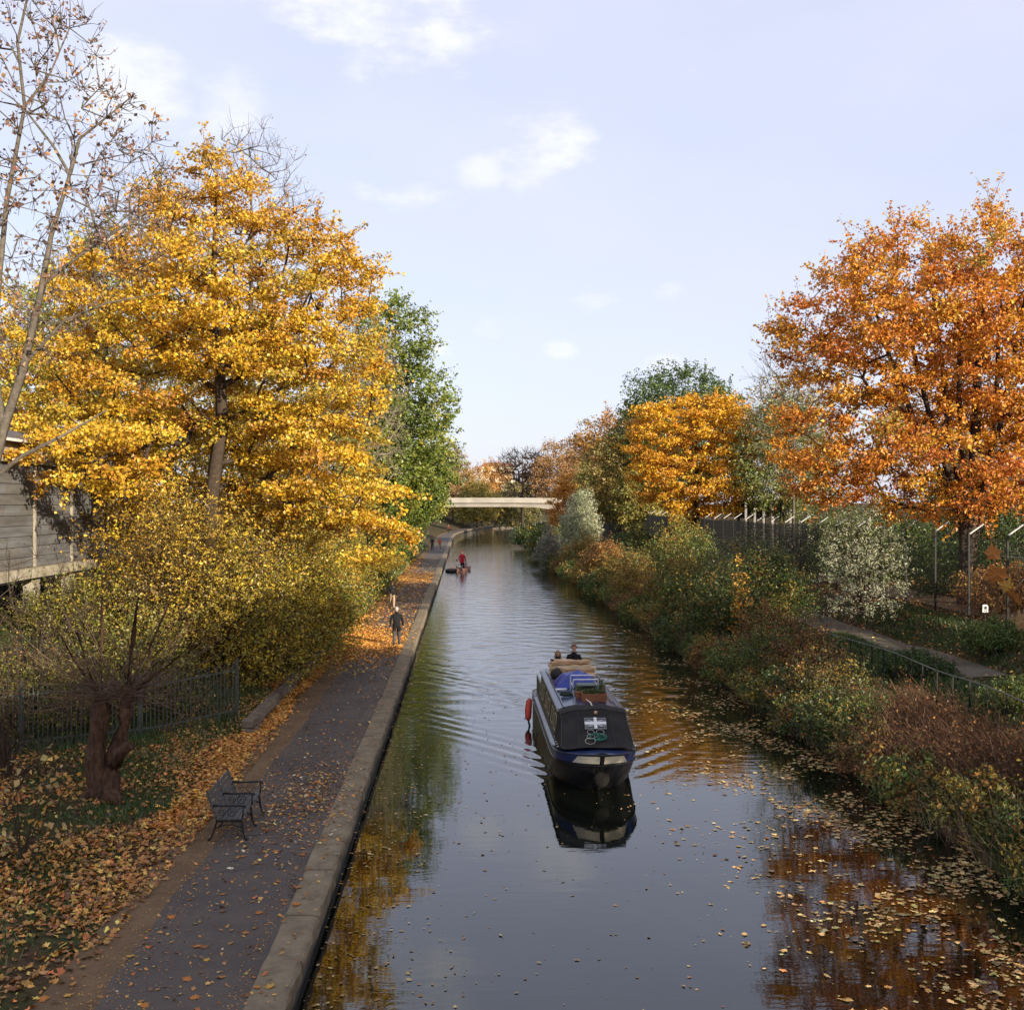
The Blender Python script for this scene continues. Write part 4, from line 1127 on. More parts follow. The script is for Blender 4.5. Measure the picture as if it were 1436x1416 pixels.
def litter():
    rng = np.random.default_rng(77)
    # left bank carpet
    n = 80000
    Y = 13 + (37 - 13) * rng.random(n) ** 1.25
    s = -3.05 - 9.0 * rng.random(n) ** 1.2
    patch = lump(s * 1.1 + 3, Y * 0.9) + 0.6 * lump(s * 2.7, Y * 2.3 + 5)
    keep = rng.random(n) < np.clip(0.55 + 0.75 * patch, 0.06, 1) * np.where(s > -3.4, 0.35, 1) * np.where(Y > 25, np.clip(1.25 - (-s - 3.6) * 0.13, 0.2, 1), 1)
    s, Y = s[keep], Y[keep]
    X = kx(Y) + s
    Z = np.where(s > -4.2, np.maximum(0.455, gz_s(s, Y) + 0.01), gz_s(s, Y) + 0.015) + rng.random(len(s)) * 0.03
    q = Y < 24.5
    scatter_leaves('leaf_litter', X[q], Y[q], Z[q], 0.09 * rng.uniform(0.45, 1.5, q.sum()), FALL, rng, 0.5, 0.8, 'brown and orange leaf litter covering the near left bank', lobe=True)
    q = ~q
    scatter_leaves('leaf_litter', X[q], Y[q], Z[q], 0.088 * rng.uniform(0.45, 1.4, q.sum()), FALL, rng, 0.45, 0.8, 'brown leaf litter on the left bank behind the pollard and by the fence')
    # golden drift along the verge
    n = 16000
    Y = rng.uniform(22, 64, n)
    s = -3.45 - np.abs(rng.normal(0, 0.33, n)) + rng.normal(0, .1, n) + 0.12 * np.sin(Y * 0.8)
    # carpet over the path where the walkers are
    n2 = 13000
    Y2 = rng.normal(51.5, 3.2, n2); s2 = -3.9 + 3.4 * rng.random(n2) ** 1.6
    k2 = rng.random(n2) < np.clip(1.1 - (s2 + 3.9) * 0.22, .15, 1)
    n3 = 4200
    Y3 = np.where(rng.random(n3) < .38, rng.normal(97, 3.5, n3), rng.uniform(56, 130, n3)); s3 = -3.7 + 3.2 * rng.random(n3) ** np.where(np.abs(Y3 - 97) < 8, 1.1, 2.6)
    Y = np.concatenate([Y, Y2[k2], Y3]); s = np.concatenate([s, s2[k2], s3])
    Z = np.maximum(0.456, np.where(s < -3.75, gz_s(s, Y) + 0.02, 0)) + rng.random(len(s)) * 0.03
    scatter_leaves('leaf_drift', kx(Y) + s, Y, Z, 0.12 * rng.uniform(.55, 1.25, len(s)), FALL_O, rng, .4, .8, 'golden orange leaves drifted along the verge and over the path')
    # sparse leaves on the asphalt and kerb
    n = 1500
    Y = 13 + 45 * rng.random(n) ** 1.3; s = -2.7 + 2.65 * rng.random(n)
    extra = rng.normal(24.5, 2.0, 1300); es = -1.3 + rng.normal(0, 0.6, 1300)
    Y = np.concatenate([Y, extra]); s = np.concatenate([s, np.clip(es, -2.6, -.05)])
    n4 = 3000
    Y = np.concatenate([Y, rng.uniform(54, 94, n4)]); s = np.concatenate([s, -3.4 + 2.8 * rng.random(n4)])
    k = Y > 13; Y, s = Y[k], s[k]
    Z = np.where(s > -0.55, 0.497, 0.456) + rng.random(len(s)) * 0.008
    scatter_leaves('path_leaves', kx(Y) + s, Y, Z, 0.06 * rng.uniform(.5, 1.5, len(s)) * np.where(Y > 50, 1.7, 1), FALL + [((.5, .4, .25), 2)], rng, .3, .75, 'small scattered leaves on the asphalt towpath and kerb', lobe=True)
    # right bank
    n = 26000
    Y = rng.uniform(18, 62, n); u = rng.uniform(0.15, 15, n)
    s = cw(Y) + u
    k = rng.random(n) < np.where((u > 5.7) & (u < 7.4), .12, np.where(u > 7.4, .9, .7))
    Y, s = Y[k], s[k]
    Z = gz_s(s, Y) + 0.015 + rng.random(len(s)) * .04
    scatter_leaves('bank_litter', kx(Y) + s, Y, Z, 0.12 * rng.uniform(.5, 1.3, len(s)), FALL, rng, .45, .8, 'brown fallen leaves on the right bank')
    # floating leaves
    n = 75000
    Y = 13.5 + 50 * rng.random(n) ** 1.15
    t = rng.random(n); W = cw(Y); s = t * W
    un = W - s
    clump = lump(s * 1.6, Y * 1.9) + .8 * lump(s * 3.7 + 2, Y * 3.1) 
    right = np.exp(-(un / 3.4) ** 2) * np.clip(0.35 + .75 * clump, 0.02, 1) * np.clip(1.5 - Y / 55, 0.1, 1)
    left = np.exp(-(s / 1.3) ** 2) * .10 + np.exp(-(s / 3.0) ** 2) * .035
    mid = .010 + .012 * np.clip(clump, 0, 1)
    pr = (right * 1.25 + left * 1.5 + mid * 1.3) * np.where(Y > 40, .5, 1)
    k = rng.random(n) < pr
    Y, s = Y[k], s[k]
    bx = BOAT.x - .0435 * (Y - BOAT.y)
    X = kx(Y) + s
    k = ~((np.abs(X - bx) < 1.15) & (Y > BOAT.y - .2) & (Y < BOAT.y + 11.5))
    X, Y = X[k], Y[k]
    sz = (0.03 + 0.12 * rng.random(len(X)) ** 1.8) * np.where(kx(Y) + cw(Y) - X > 6, .62, 1)
    scatter_leaves('floating_leaves', X, Y, np.full(len(X), 0.008) + rng.random(len(X)) * .008, sz, FLOAT, rng, .07, .75, 'tan fallen leaves floating on the canal', fold=.035, lobe=True)
    # grass tufts on the left bank
    n = 52000
    Y = 14 + (36 - 14) * rng.random(n); s = -4.1 - 9 * rng.random(n)
    patch = lump(s * 1.1 + 3, Y * .9) + .6 * lump(s * 2.7, Y * 2.3 + 5)
    back = np.clip((Y - 24) / 4, 0, 1)
    k = rng.random(n) < np.clip(.35 - .9 * patch, .03, 1) * (0.5 + .5 * back) + .45 * back * (s < -4.6)
    Y, s = Y[k], s[k]
    n = len(Y)
    C = np.stack([kx(Y) + s, Y, gz_s(s, Y)], 1)
    hgt = rng.uniform(.05, .17, n) * (1 + .6 * np.clip((Y - 25) / 5, 0, 1))
    ln = unit(rng.normal(0, .45, (n, 3)) * np.array([1, 1, 0]) + np.array([0, 0, 1.0])) * hgt[:, None]
    sd = unit(np.cross(ln, rng.normal(size=(n, 3)))) * (0.011 + .008 * rng.random((n, 1)))
    V = np.stack([C - sd, C + sd, C + ln + sd * .2, C + ln - sd * .2], 1).reshape(-1, 3)
    gp = [((.055, .10, .022), 4), ((.08, .13, .03), 3), ((.04, .075, .02), 3), ((.13, .14, .04), 1)]
    me = np_mesh('grass', V, np.arange(n * 4).reshape(n, 4), False, pal_colors(rng, gp, 50, rng.integers(0, 50, n)))
    tag(link_mesh('grass', me, LEAF), 'tufts of green grass poking through leaves on the left bank', 'grass', None, 'stuff')
    # taller grass by the verge and green cover on the right slope
    out_v = []; out_c = []
    for (Y0, Y1, a, b, cnt, hh, side) in ((42, 60, -4.0, -5.6, 9000, .55, 'l'), (60, 130, -3.7, -6.5, 9000, .6, 'l'), (28, 46, 3.8, 5.8, 12000, .22, 'r'), (20, 48, 0.1, 3.6, 14000, .35, 'r'), (34, 50, 7.6, 9.8, 5000, .18, 'r')):
        Y = rng.uniform(Y0, Y1, cnt); s = rng.uniform(min(a, b), max(a, b), cnt) + (0 if side == 'l' else cw(Y))
        C = np.stack([kx(Y) + s, Y, gz_s(s, Y)], 1)
        ln = unit(rng.normal(0, .45, (cnt, 3)) * np.array([1, 1, 0]) + np.array([0, 0, 1.0])) * (hh * rng.uniform(.4, 1.2, cnt))[:, None]
        sd = unit(np.cross(ln, rng.normal(size=(cnt, 3)))) * (.012 + .0003 * Y[:, None])
        out_v.append(np.stack([C - sd, C + sd, C + ln + sd * .2, C + ln - sd * .2], 1).reshape(-1, 3))
        gp2 = gp if side == 'r' else [((.10, .14, .03), 3), ((.17, .18, .04), 3), ((.24, .2, .07), 2)]
        out_c.append(pal_colors(rng, gp2, 50, rng.integers(0, 50, cnt)))
    V = np.concatenate(out_v); n = len(V) // 4
    me = np_mesh('rough_grass', V, np.arange(n * 4).reshape(n, 4), False, np.concatenate(out_c))
    tag(link_mesh('rough_grass', me, LEAF), 'rough grass and ground cover along both banks', 'grass', None, 'stuff')


litter()


def dead_stems():
    rng = np.random.default_rng(91)
    n = 2800
    Y = 17 + 60 * rng.random(n) ** 1.3; u = np.abs(rng.normal(0.5, 1.1, n)) - .25
    s = cw(Y) + u
    A = np.stack([kx(Y) + s, Y, np.maximum(gz_s(s, Y), -.1)], 1)
    h = rng.uniform(.35, 1.35, n)[:, None]
    d = unit(np.array([-.25, 0, 1.0]) + rng.normal(0, .28, (n, 3)))
    B = A + d * h * .6; C = B + unit(d + rng.normal(0, .3, (n, 3)) + np.array([-.2, 0, -.2])) * h * .45
    k = 1 + Y / 60
    v1, f1 = tubes(A, B, .006 * k, .005 * k, 3); v2, f2 = tubes(B, C, .005 * k, .002 * k, 3)
    cols = pal_colors(rng, [((.24, .16, .09), 3), ((.16, .10, .06), 4), ((.32, .24, .14), 1), ((.12, .12, .045), 3)], 60, rng.integers(0, 60, n))
    me = np_mesh('dead_stems', np.concatenate([v1, v2]), np.concatenate([f1, f2 + len(v1)]), False, np.concatenate([np.repeat(cols, 3, 0), np.repeat(cols, 3, 0)]))
    tag(link_mesh('dead_stems', me, LITTER), 'dry dead stems and reeds along the right water edge', 'reeds', None, 'stuff')
    # crumbs of broken leaf along the path edges
    n = 9000
    Y = 13 + 40 * rng.random(n) ** 1.4
    s = np.where(rng.random(n) < .6, -2.6 + rng.normal(0, .28, n), np.where(rng.random(n) < .5, -.62 - np.abs(rng.normal(0, .16, n)), -2.6 + 2.1 * rng.random(n)))
    scatter_leaves('leaf_crumbs', kx(Y) + s, Y, np.full(n, .452) + rng.random(n) * .004, .012 + .022 * rng.random(n), FALL, rng, .3, .7, 'crumbs of broken leaf along the towpath edges')


dead_stems()

MAPLE_LEAF = [(0, -0.5), (0.10, -0.22), (0.36, -0.30), (0.30, -0.08), (0.52, 0.10), (0.28, 0.14), (0.22, 0.32), (0.10, 0.26), (0, 0.55), (-0.10, 0.26), (-0.22, 0.32), (-0.28, 0.14), (-0.52, 0.10), (-0.30, -0.08), (-0.36, -0.30), (-0.10, -0.22)]


def maple_leaf_mesh(name, curl=0.12, thick=0.012, seed=0):
    rr = random.Random(seed)
    n = len(MAPLE_LEAF)
    top = [(0, 0, 0.03)]
    for (x, y) in MAPLE_LEAF:
        top.append((x, y, curl * (x * x + y * y) * 1.6 + rr.uniform(-.03, .05)))
    mb = MB()
    mb.add(top, [(0, i + 1, (i + 1) % n + 1) for i in range(n)])
    mb.tube([(0, -0.3, 0.03), (0.02, -0.6, 0.02), (0.06, -0.85, 0.03)], [0.014, 0.012, 0.01], 4)
    me = bpy.data.meshes.new(name); me.from_pydata(mb.v, [], mb.f); me.update()
    return me


LEAF_MATS = [mat('leaf_orange', (0.48, 0.19, 0.04), .75, .25, col2=(.33, .12, .03), scale=5), mat('leaf_yellow', (0.55, 0.34, 0.06), .75, .25, col2=(.4, .2, .05), scale=5),
             mat('leaf_tan', (0.40, 0.24, 0.10), .8, .2, col2=(.26, .14, .06), scale=5), mat('leaf_brown', (0.26, 0.12, 0.05), .8, .2, col2=(.16, .08, .04), scale=5)]
LEAF_ME = []
for k in range(4):
    me = maple_leaf_mesh('fallen_leaf', 0.10 + .05 * k, seed=k); me.materials.append(LEAF_MATS[k]); LEAF_ME.append(me)


def big_fallen():
    rr = random.Random(8)
    colour = ['orange', 'yellow', 'tan', 'brown']
    spots = [(290, 1345), (183, 1340), (344, 1307), (312, 1277), (312, 1253), (425, 1198), (345, 1395), (262, 1372), (273, 1398), (378, 1386), (360, 1387), (276, 1326), (287, 1327), (202, 1409), (398, 1262), (415, 1270), (363, 1279), (340, 1200), (386, 1193), (310, 1369), (390, 1235), (240, 1285), (165, 1312), (95, 1395), (75, 1372), (60, 1400), (40, 1360), (120, 1330), (455, 1180), (418, 1246), (150, 1290), (205, 1250), (232, 1232), (30, 1330), (100, 1300), (20, 1390)]
    for i, (x, y) in enumerate(spots):
        Y = FOC * 6.74 / (y - 705); X = (x - 718) / FOC * Y
        k = 0 if x > 260 and i % 3 else rr.randrange(4)
        s = X - float(kx(Y))
        o = bpy.data.objects.new('fallen_leaf', LEAF_ME[k]); COL.objects.link(o)
        z = 0.489 if s > -.55 else (0.452 if s > -3.4 else max(0.46, gz(X, Y)) + .03)
        o.location = (X, Y, z)
        o.rotation_euler = (rr.uniform(-.15, .15), rr.uniform(-.15, .15), rr.uniform(0, 6.28))
        sc = rr.uniform(.13, .2); o.scale = (sc, sc, sc)
        where = 'on the pale kerb' if s > -.55 else ('on the dark towpath asphalt' if s > -2.6 else 'on the earth beside the towpath')
        tag(o, f'large {colour[k]} maple leaf lying {where} in the foreground', 'leaf', f'large {colour[k]} leaves {where}')


big_fallen()

# ------------------------------------------------------------------ overhanging maple branch at the right edge
def overhang():
    b = gpt(12.6, 9.6)
    root = empty('overhanging_maple', tuple(b)); tag(root, 'maple branch with a few orange leaves reaching in from the right edge', 'tree')
    B = Vector(b)
    mb = MB()
    mb.tube([(0, 0, -.2), (-.1, 0, 2.0), (-.5, 0, 4.2), (-1.2, 0, 6.2), (-1.6, .1, 8.5)], [.18, .16, .13, .09, .04], 8)
    end = [px(1424, 770, 9.2), px(1428, 822, 9.2), px(1432, 880, 9.3)]
    mb.tube([Vector((-.5, 0, 4.2)), Vector((-3.0, -.1, 5.0)), Vector((-6.2, -.3, 5.5)), px(1460, 815, 9.2) - B], [.09, .06, .035, .012], 6)
    for e in end:
        mb.tube([px(1460, 815, 9.2) - B, (px(1445, 800, 9.2) + e) / 2 - B, e - B], [.007, .006, .004], 5)
    mb.tube([px(1470, 775, 9.25) - B, px(1436, 782, 9.2) - B, px(1412, 781, 9.2) - B, px(1395, 777, 9.2) - B], [.008, .007, .005, .003], 5)
    mb.build('trunk', BARK_P, root, smooth=True)
    for i, (x, y, sz, k, rx, ry, rz) in enumerate([(1398, 806, .23, 0, 1.1, .4, 2.4), (1421, 836, .24, 0, .9, -.5, 2.0), (1392, 776, .2, 0, 1.45, .1, 2.0), (1424, 801, .17, 2, 1.3, .2, 1.2), (1432, 872, .22, 2, 1.45, .3, 1.8), (1412, 822, .17, 1, 1.2, -.3, 2.9)]):
        o = bpy.data.objects.new('leaf', LEAF_ME[k]); COL.objects.link(o); o.parent = root
        o.location = px(x, y, 9.2) - B; o.scale = (sz, sz, sz); o.rotation_euler = (rx, ry, rz)


overhang()

# ------------------------------------------------------------------ fences
def picket_fence():
    a = Vector((-14.8, 24.8)); c = Vector((-8.35, 32.3))
    root = empty('iron_fence', (a.x, a.y, gz(a.x, a.y))); tag(root, 'weathered black iron railing fence behind the pollard', 'fence')
    o0 = Vector(root.location)
    n = 78
    mb = MB().tube([(0, 0, 0), (0, 0, 1.62), (0, 0, 1.74)], [.017, .017, .004], 5)
    paint = mat('weathered_fence_paint', (0.085, 0.098, 0.083), .6, .4, col2=(.035, .042, .036), scale=12)
    first = None
    L = (c - a)
    for i in range(n):
        p = a + L * i / (n - 1)
        z = gz(p.x, p.y)
        if first is None:
            o = mb.build('picket', paint, root); first = o
        else:
            o = first.copy(); COL.objects.link(o); o.parent = root
        o.location = Vector((p.x, p.y, z - .02)) - o0
        o.rotation_euler = (random.uniform(-.012, .012), random.uniform(-.012, .012), 0)
    for h in (.25, 1.45):
        pts = [a + L * i / 12 for i in range(13)]
        mb = MB()
        for i in range(12):
            p, q = pts[i], pts[i + 1]
            mb.bar(Vector((p.x, p.y, gz(p.x, p.y) + h)) - o0, Vector((q.x, q.y, gz(q.x, q.y) + h)) - o0, .012, .045)
        mb.build('rail', paint, root)
    for i in (0, 26, 52, 77):
        p = a + L * (i + .5) / (n - 1)
        z = gz(p.x, p.y)
        MB().box(Vector((p.x, p.y, z + .9)) - o0, (.06, .06, 1.8)).build('post', paint, root)


picket_fence()


def low_railing():
    Ys = np.arange(19.5, 47, 1.02)
    root = empty('low_railing', (ux(3.6, Ys[0]), Ys[0], gz(ux(3.6, Ys[0]), Ys[0]))); tag(root, 'low black post and rail fence along the right bank path', 'fence')
    o0 = Vector(root.location)
    tops = []
    first = None
    for i, Y in enumerate(Ys):
        x = ux(3.6, Y); z = gz(x, Y)
        if first is None:
            first = o = MB().box((0, 0, .55), (.035, .035, 1.2)).build('post', IRON, root)
        else:
            o = first.copy(); COL.objects.link(o); o.parent = root
        o.location = Vector((x, Y, z)) - o0
        tops.append(Vector((x, Y, z)))
    grey = mat('worn_rail', (.16, .16, .15), .5, .4, var=.5, scale=5)
    for h, r in ((1.15, .018), (.75, .008), (.4, .008)):
        MB().tube([t + Vector((0, 0, h)) - o0 for t in tops], r, 5).build('rail', grey if h > 1 else IRON, root)


low_railing()


def tall_fence():
    Ys = np.arange(30.5, 150, 3.05)
    root = empty('security_fence', (ux(9.7, Ys[0]), Ys[0], gz(ux(9.7, Ys[0]), Ys[0]))); tag(root, 'tall black mesh fence with cranked post tops along the right bank', 'fence')
    o0 = Vector(root.location)
    arm_m = mat('pale_galvanised_steel', (.46, .45, .42), .45, .5, var=.25, scale=8)
    pm = MB().box((0, 0, 1.75), (.07, .07, 3.6)); am = MB().bar((0, 0, 3.52), (.62, .1, 3.93), .05, .05)
    am2 = MB().box((0, 0, 3.54), (.075, .075, .06))
    first = None
    wire = mat('fence_wire', (.02, .021, .02), .6, .3)
    # one bay of mesh: verticals and a few horizontals
    bay = []
    for i, Y in enumerate(Ys):
        x = ux(9.7, Y); z = gz(x, Y)
        if first is None:
            p = pm.build('post', IRON, root); a = am.build('cranked_arm', arm_m, p); first = (p, a)
        else:
            p = first[0].copy(); COL.objects.link(p); p.parent = root
            a = first[1].copy(); COL.objects.link(a); a.parent = p
        p.location = Vector((x, Y, z)) - o0
        if i < len(Ys) - 1:
            Y2 = Ys[i + 1]; x2 = ux(9.7, Y2); z2 = gz(x2, Y2)
            A = Vector((x, Y, z)) - o0; B = Vector((x2, Y2, z2)) - o0
            dense = Y > 60
            nv = 26
            q = np.linspace(0, 1, nv + 2)[1:-1]
            a0 = np.array(A)[None] + (np.array(B) - np.array(A))[None] * q[:, None]
            r = .0045 if not dense else .016
            a1 = a0 + np.array([0, 0, 3.4])
            v, f = tubes(a0 + np.array([0, 0, .08]), a1, np.full(nv, r), np.full(nv, r), 3)
            hz = np.linspace(.1, 3.4, 18)
            h0 = np.array(A)[None] + np.stack([hz * 0, hz * 0, hz], 1); h1 = np.array(B)[None] + np.stack([hz * 0, hz * 0, hz], 1)
            v2, f2 = tubes(h0, h1, np.full(18, r * .8), np.full(18, r * .8), 3)
            link_mesh('mesh_panel', np_mesh('mesh_panel', np.concatenate([v, v2]), np.concatenate([f, f2 + len(v)])), wire, root)
            MB().tube([A + Vector((.62, .1, 3.93)), B + Vector((.62, .1, 3.93))], .006, 4).build('top_wire', wire, root)


tall_fence()


def notice():
    Y = 41.5; x = (1382 - 718) / FOC * Y
    z = gz(x, Y)
    root = empty('notice_sign', (x, Y, z), .15); tag(root, 'small white notice on a stake beside the tall fence', 'sign')
    zz = CAM_Z - (853 - 705) / FOC * Y - z
    MB().box((0, .02, zz / 2), (.04, .03, zz)).build('stake', BARK, root)
    wh = mat('white_sign', (.78, .78, .76), .5, .4)
    MB().box((0, 0, zz), (.24, .012, .30)).build('board', wh, root)
    mk = MB(); mk.box((0, -.009, zz + .03), (.1, .004, .12)); mk.box((0, -.009, zz - .08), (.14, .004, .03)); mk.build('mark', IRON, root)


notice()


# ------------------------------------------------------------------ bench
def bench():
    Y0 = 21.35
    x0 = (316 - 718) / FOC * Y0 + .06
    root = empty('park_bench', (x0, Y0, 0.447), math.atan(.0435)); tag(root, 'dark slatted park bench with iron arms beside the towpath', 'bench')
    wood = mat('bench_slat_wood', (.055, .06, .058), .6, .4, col2=(.10, .10, .10), scale=3, bump=.004, stretch=(1, .2, 1))
    iron = mat('bench_iron', (.014, .014, .015), .5, .45, var=.3, scale=20)
    Ln = 1.95
    # local: x to the canal (front), y along the bench
    for i in range(5):
        x = -.20 + .105 * i; z = .43 + .018 * abs(i - 2) * (.3 if i < 2 else .5)
        MB().box((x, Ln / 2, z), (.088, Ln, .035)).build('seat_slat', wood, root, bevel=.006)
    for i in range(5):
        z = .52 + .098 * i; x = -.27 - .038 * i
        rot = Matrix.Rotation(-.36, 3, 'Y')
        MB().box((x, Ln / 2, z), (.03, Ln, .084), rot).build('back_slat', wood, root, bevel=.006)
    for y in (.06, Ln / 2, Ln - .06):
        fr = MB()
        fr.tube([(-.42, y, .0), (-.36, y, .05), (-.30, y, .2), (-.24, y, .38), (-.27, y, .5), (-.36, y, .75), (-.45, y, 1.0)], [.024, .02, .02, .022, .02, .02, .018], 6)
        fr.tube([(.36, y, .0), (.31, y, .05), (.27, y, .2), (.25, y, .38), (.24, y, .43)], [.024, .02, .02, .022, .02], 6)
        fr.tube([(-.24, y, .385), (0, y, .39), (.25, y, .385)], .02, 6)
        fr.tube([(-.28, y, .24), (-.1, y, .31), (.1, y, .31), (.26, y, .24)], .012, 5)
        f = fr.build('end_frame', iron, root, smooth=True)
        arm = MB()
        arm.tube([(-.34, y, .70), (-.1, y, .69), (.2, y, .70), (.30, y, .69), (.33, y, .65)], [.02, .022, .024, .024, .016], 6)
        arm.tube([(.26, y, .43), (.28, y, .55), (.27, y, .69)], .016, 6)
        arm.build('armrest', iron, f, smooth=True)
        sc = MB()
        for (cx, cz, r0) in ((.05, .55, .1), (-.14, .55, .075)):
            pts = [(cx + r0 * (1 - t / 26) * math.cos(t * .5), y, cz + r0 * (1 - t / 26) * math.sin(t * .5)) for t in range(20)]
            sc.tube(pts, .008, 5)
        sc.build('scroll', iron, f, smooth=True)


bench()


# ------------------------------------------------------------------ timber building on stilts, left edge
def stilt_building():
    xw = -16.3; Y0, Y1 = 27.0, 50.5
    fl, ev = 5.0, 8.55
    root = empty('stilted_building', (xw, Y0, 2.0), math.atan(.03)); tag(root, 'grey boarded building on concrete stilts with a slate roof at left', 'building')
    board = mat('weathered_boards', (.16, .16, .165), .85, .25, col2=(.085, .083, .085), scale=1.4, bump=.01, stretch=(1, .3, 3))
    boardb = mat('weathered_boards_brown', (.15, .143, .137), .85, .25, col2=(.08, .075, .072), scale=1.4, bump=.01, stretch=(1, .3, 3))
    slate = mat('roof_slate', (.13, .125, .14), .8, .3, col2=(.085, .08, .09), scale=2.2, bump=.01)
    fasc = mat('cream_fascia', (.40, .36, .28), .85, .2, col2=(.20, .175, .13), scale=2.2)
    white = mat('white_trim', (.75, .72, .65), .7, .3, var=.25, scale=2)
    dark = mat('dark_glass_recess', (.015, .016, .018), .25, .5)
    Ln = Y1 - Y0; H = ev - fl
    z = lambda v: v - 2.0
    MB().box((-3.5, Ln / 2, z(fl + H / 2)), (6.9, Ln, H)).build('wall', boardb, root)
    bays = 7; bl = Ln / bays
    for b_ in range(bays):
        y0 = b_ * bl
        if b_ == 5:
            wn = MB().box((.0, y0 + bl / 2, z(fl + 1.9)), (.06, bl * .62, 2.3)).build('window', dark, root)
            fr = MB()
            for yy in (y0 + bl * .19, y0 + bl * .5, y0 + bl * .81): fr.box((.05, yy, z(fl + 1.9)), (.06, .08, 2.3))
            fr.build('frame', white, wn)
            continue
        nb = 10
        for k in range(nb):
            hh = H / nb
            cuts = [0, .34, .68, 1] if k % 2 else [0, .17, .5, .84, 1]
            for c0, c1 in zip(cuts[:-1], cuts[1:]):
                ya = y0 + .07 + (bl - .14) * c0; yb = y0 + .07 + (bl - .14) * c1
                MB().box((.0 + random.uniform(-.006, .006), (ya + yb) / 2, z(fl + hh * (k + .5))), (.06, yb - ya - .015, hh - .02), Matrix.Rotation(.035, 3, 'Y')).build('board', board if random.random() < .65 else boardb, root)
    for b_ in range(bays + 1):
        MB().box((.06, b_ * bl, z(fl + H / 2)), (.08, .09, H)).build('post', fasc, root)
        MB().box((-.05, b_ * bl, z(2.0 + (fl - 2.6) / 2)), (.42, .42, fl - 2.0)).build('stilt', fasc, root)
        MB().box((-5.5, b_ * bl, z(2.0 + (fl - 2.6) / 2)), (.42, .42, fl - 2.0)).build('stilt', fasc, root)
    MB().box((-3.3, Ln / 2, z(fl - .18)), (7.3, Ln + .3, .34)).build('floor_beam', fasc, root)
    MB().box((.12, Ln / 2 - 1, z(ev + .36)), (.14, Ln - 2, .72)).build('fascia', fasc, root)
    rf = MB()
    e0 = (.45, -0.6, z(ev + .72)); 
    rows = [[(.45, -.6, z(ev + .73)), (-3.6, -.6, z(ev + 2.1)), (-7.4, -.6, z(ev + .73))], [(.45, Ln + .6, z(ev + .73)), (-3.6, Ln + .6, z(ev + 2.1)), (-7.4, Ln + .6, z(ev + .73))]]
    rf.loft(rows); rf.loft([[(p[0], p[1], p[2] - .12) for p in r] for r in rows])
    rf.add([rows[0][0], rows[1][0], (rows[1][0][0], rows[1][0][1], rows[1][0][2] - .12), (rows[0][0][0], rows[0][0][1], rows[0][0][2] - .12)], [(0, 1, 2, 3)])
    roof = rf.build('roof', slate, root)
    # courses of slates as shallow laps
    for k in range(9):
        t0 = k / 9; t1 = (k + 1) / 9
        xa, xb = .46 - 4.05 * t0, .46 - 4.05 * t1
        za, zb = z(ev + .74) + 1.37 * t0, z(ev + .74) + 1.37 * t1
        MB().add([(xa, -.6, za + .03), (xa, Ln + .6, za + .03), (xb, Ln + .6, zb + .006), (xb, -.6, zb + .006), (xa, -.6, za + .004), (xa, Ln + .6, za + .004)], [(0, 1, 2, 3), (0, 1, 5, 4)]).build('slate_course', slate, roof)
    MB().bar((-3.6, -.62, z(ev + 2.14)), (-3.6, Ln + .62, z(ev + 2.14)), .22, .09).build('ridge', white, roof)
    MB().bar((.5, -.62, z(ev + .68)), (.5, Ln + .62, z(ev + .68)), .08, .09).build('gutter', white, roof)


stilt_building()


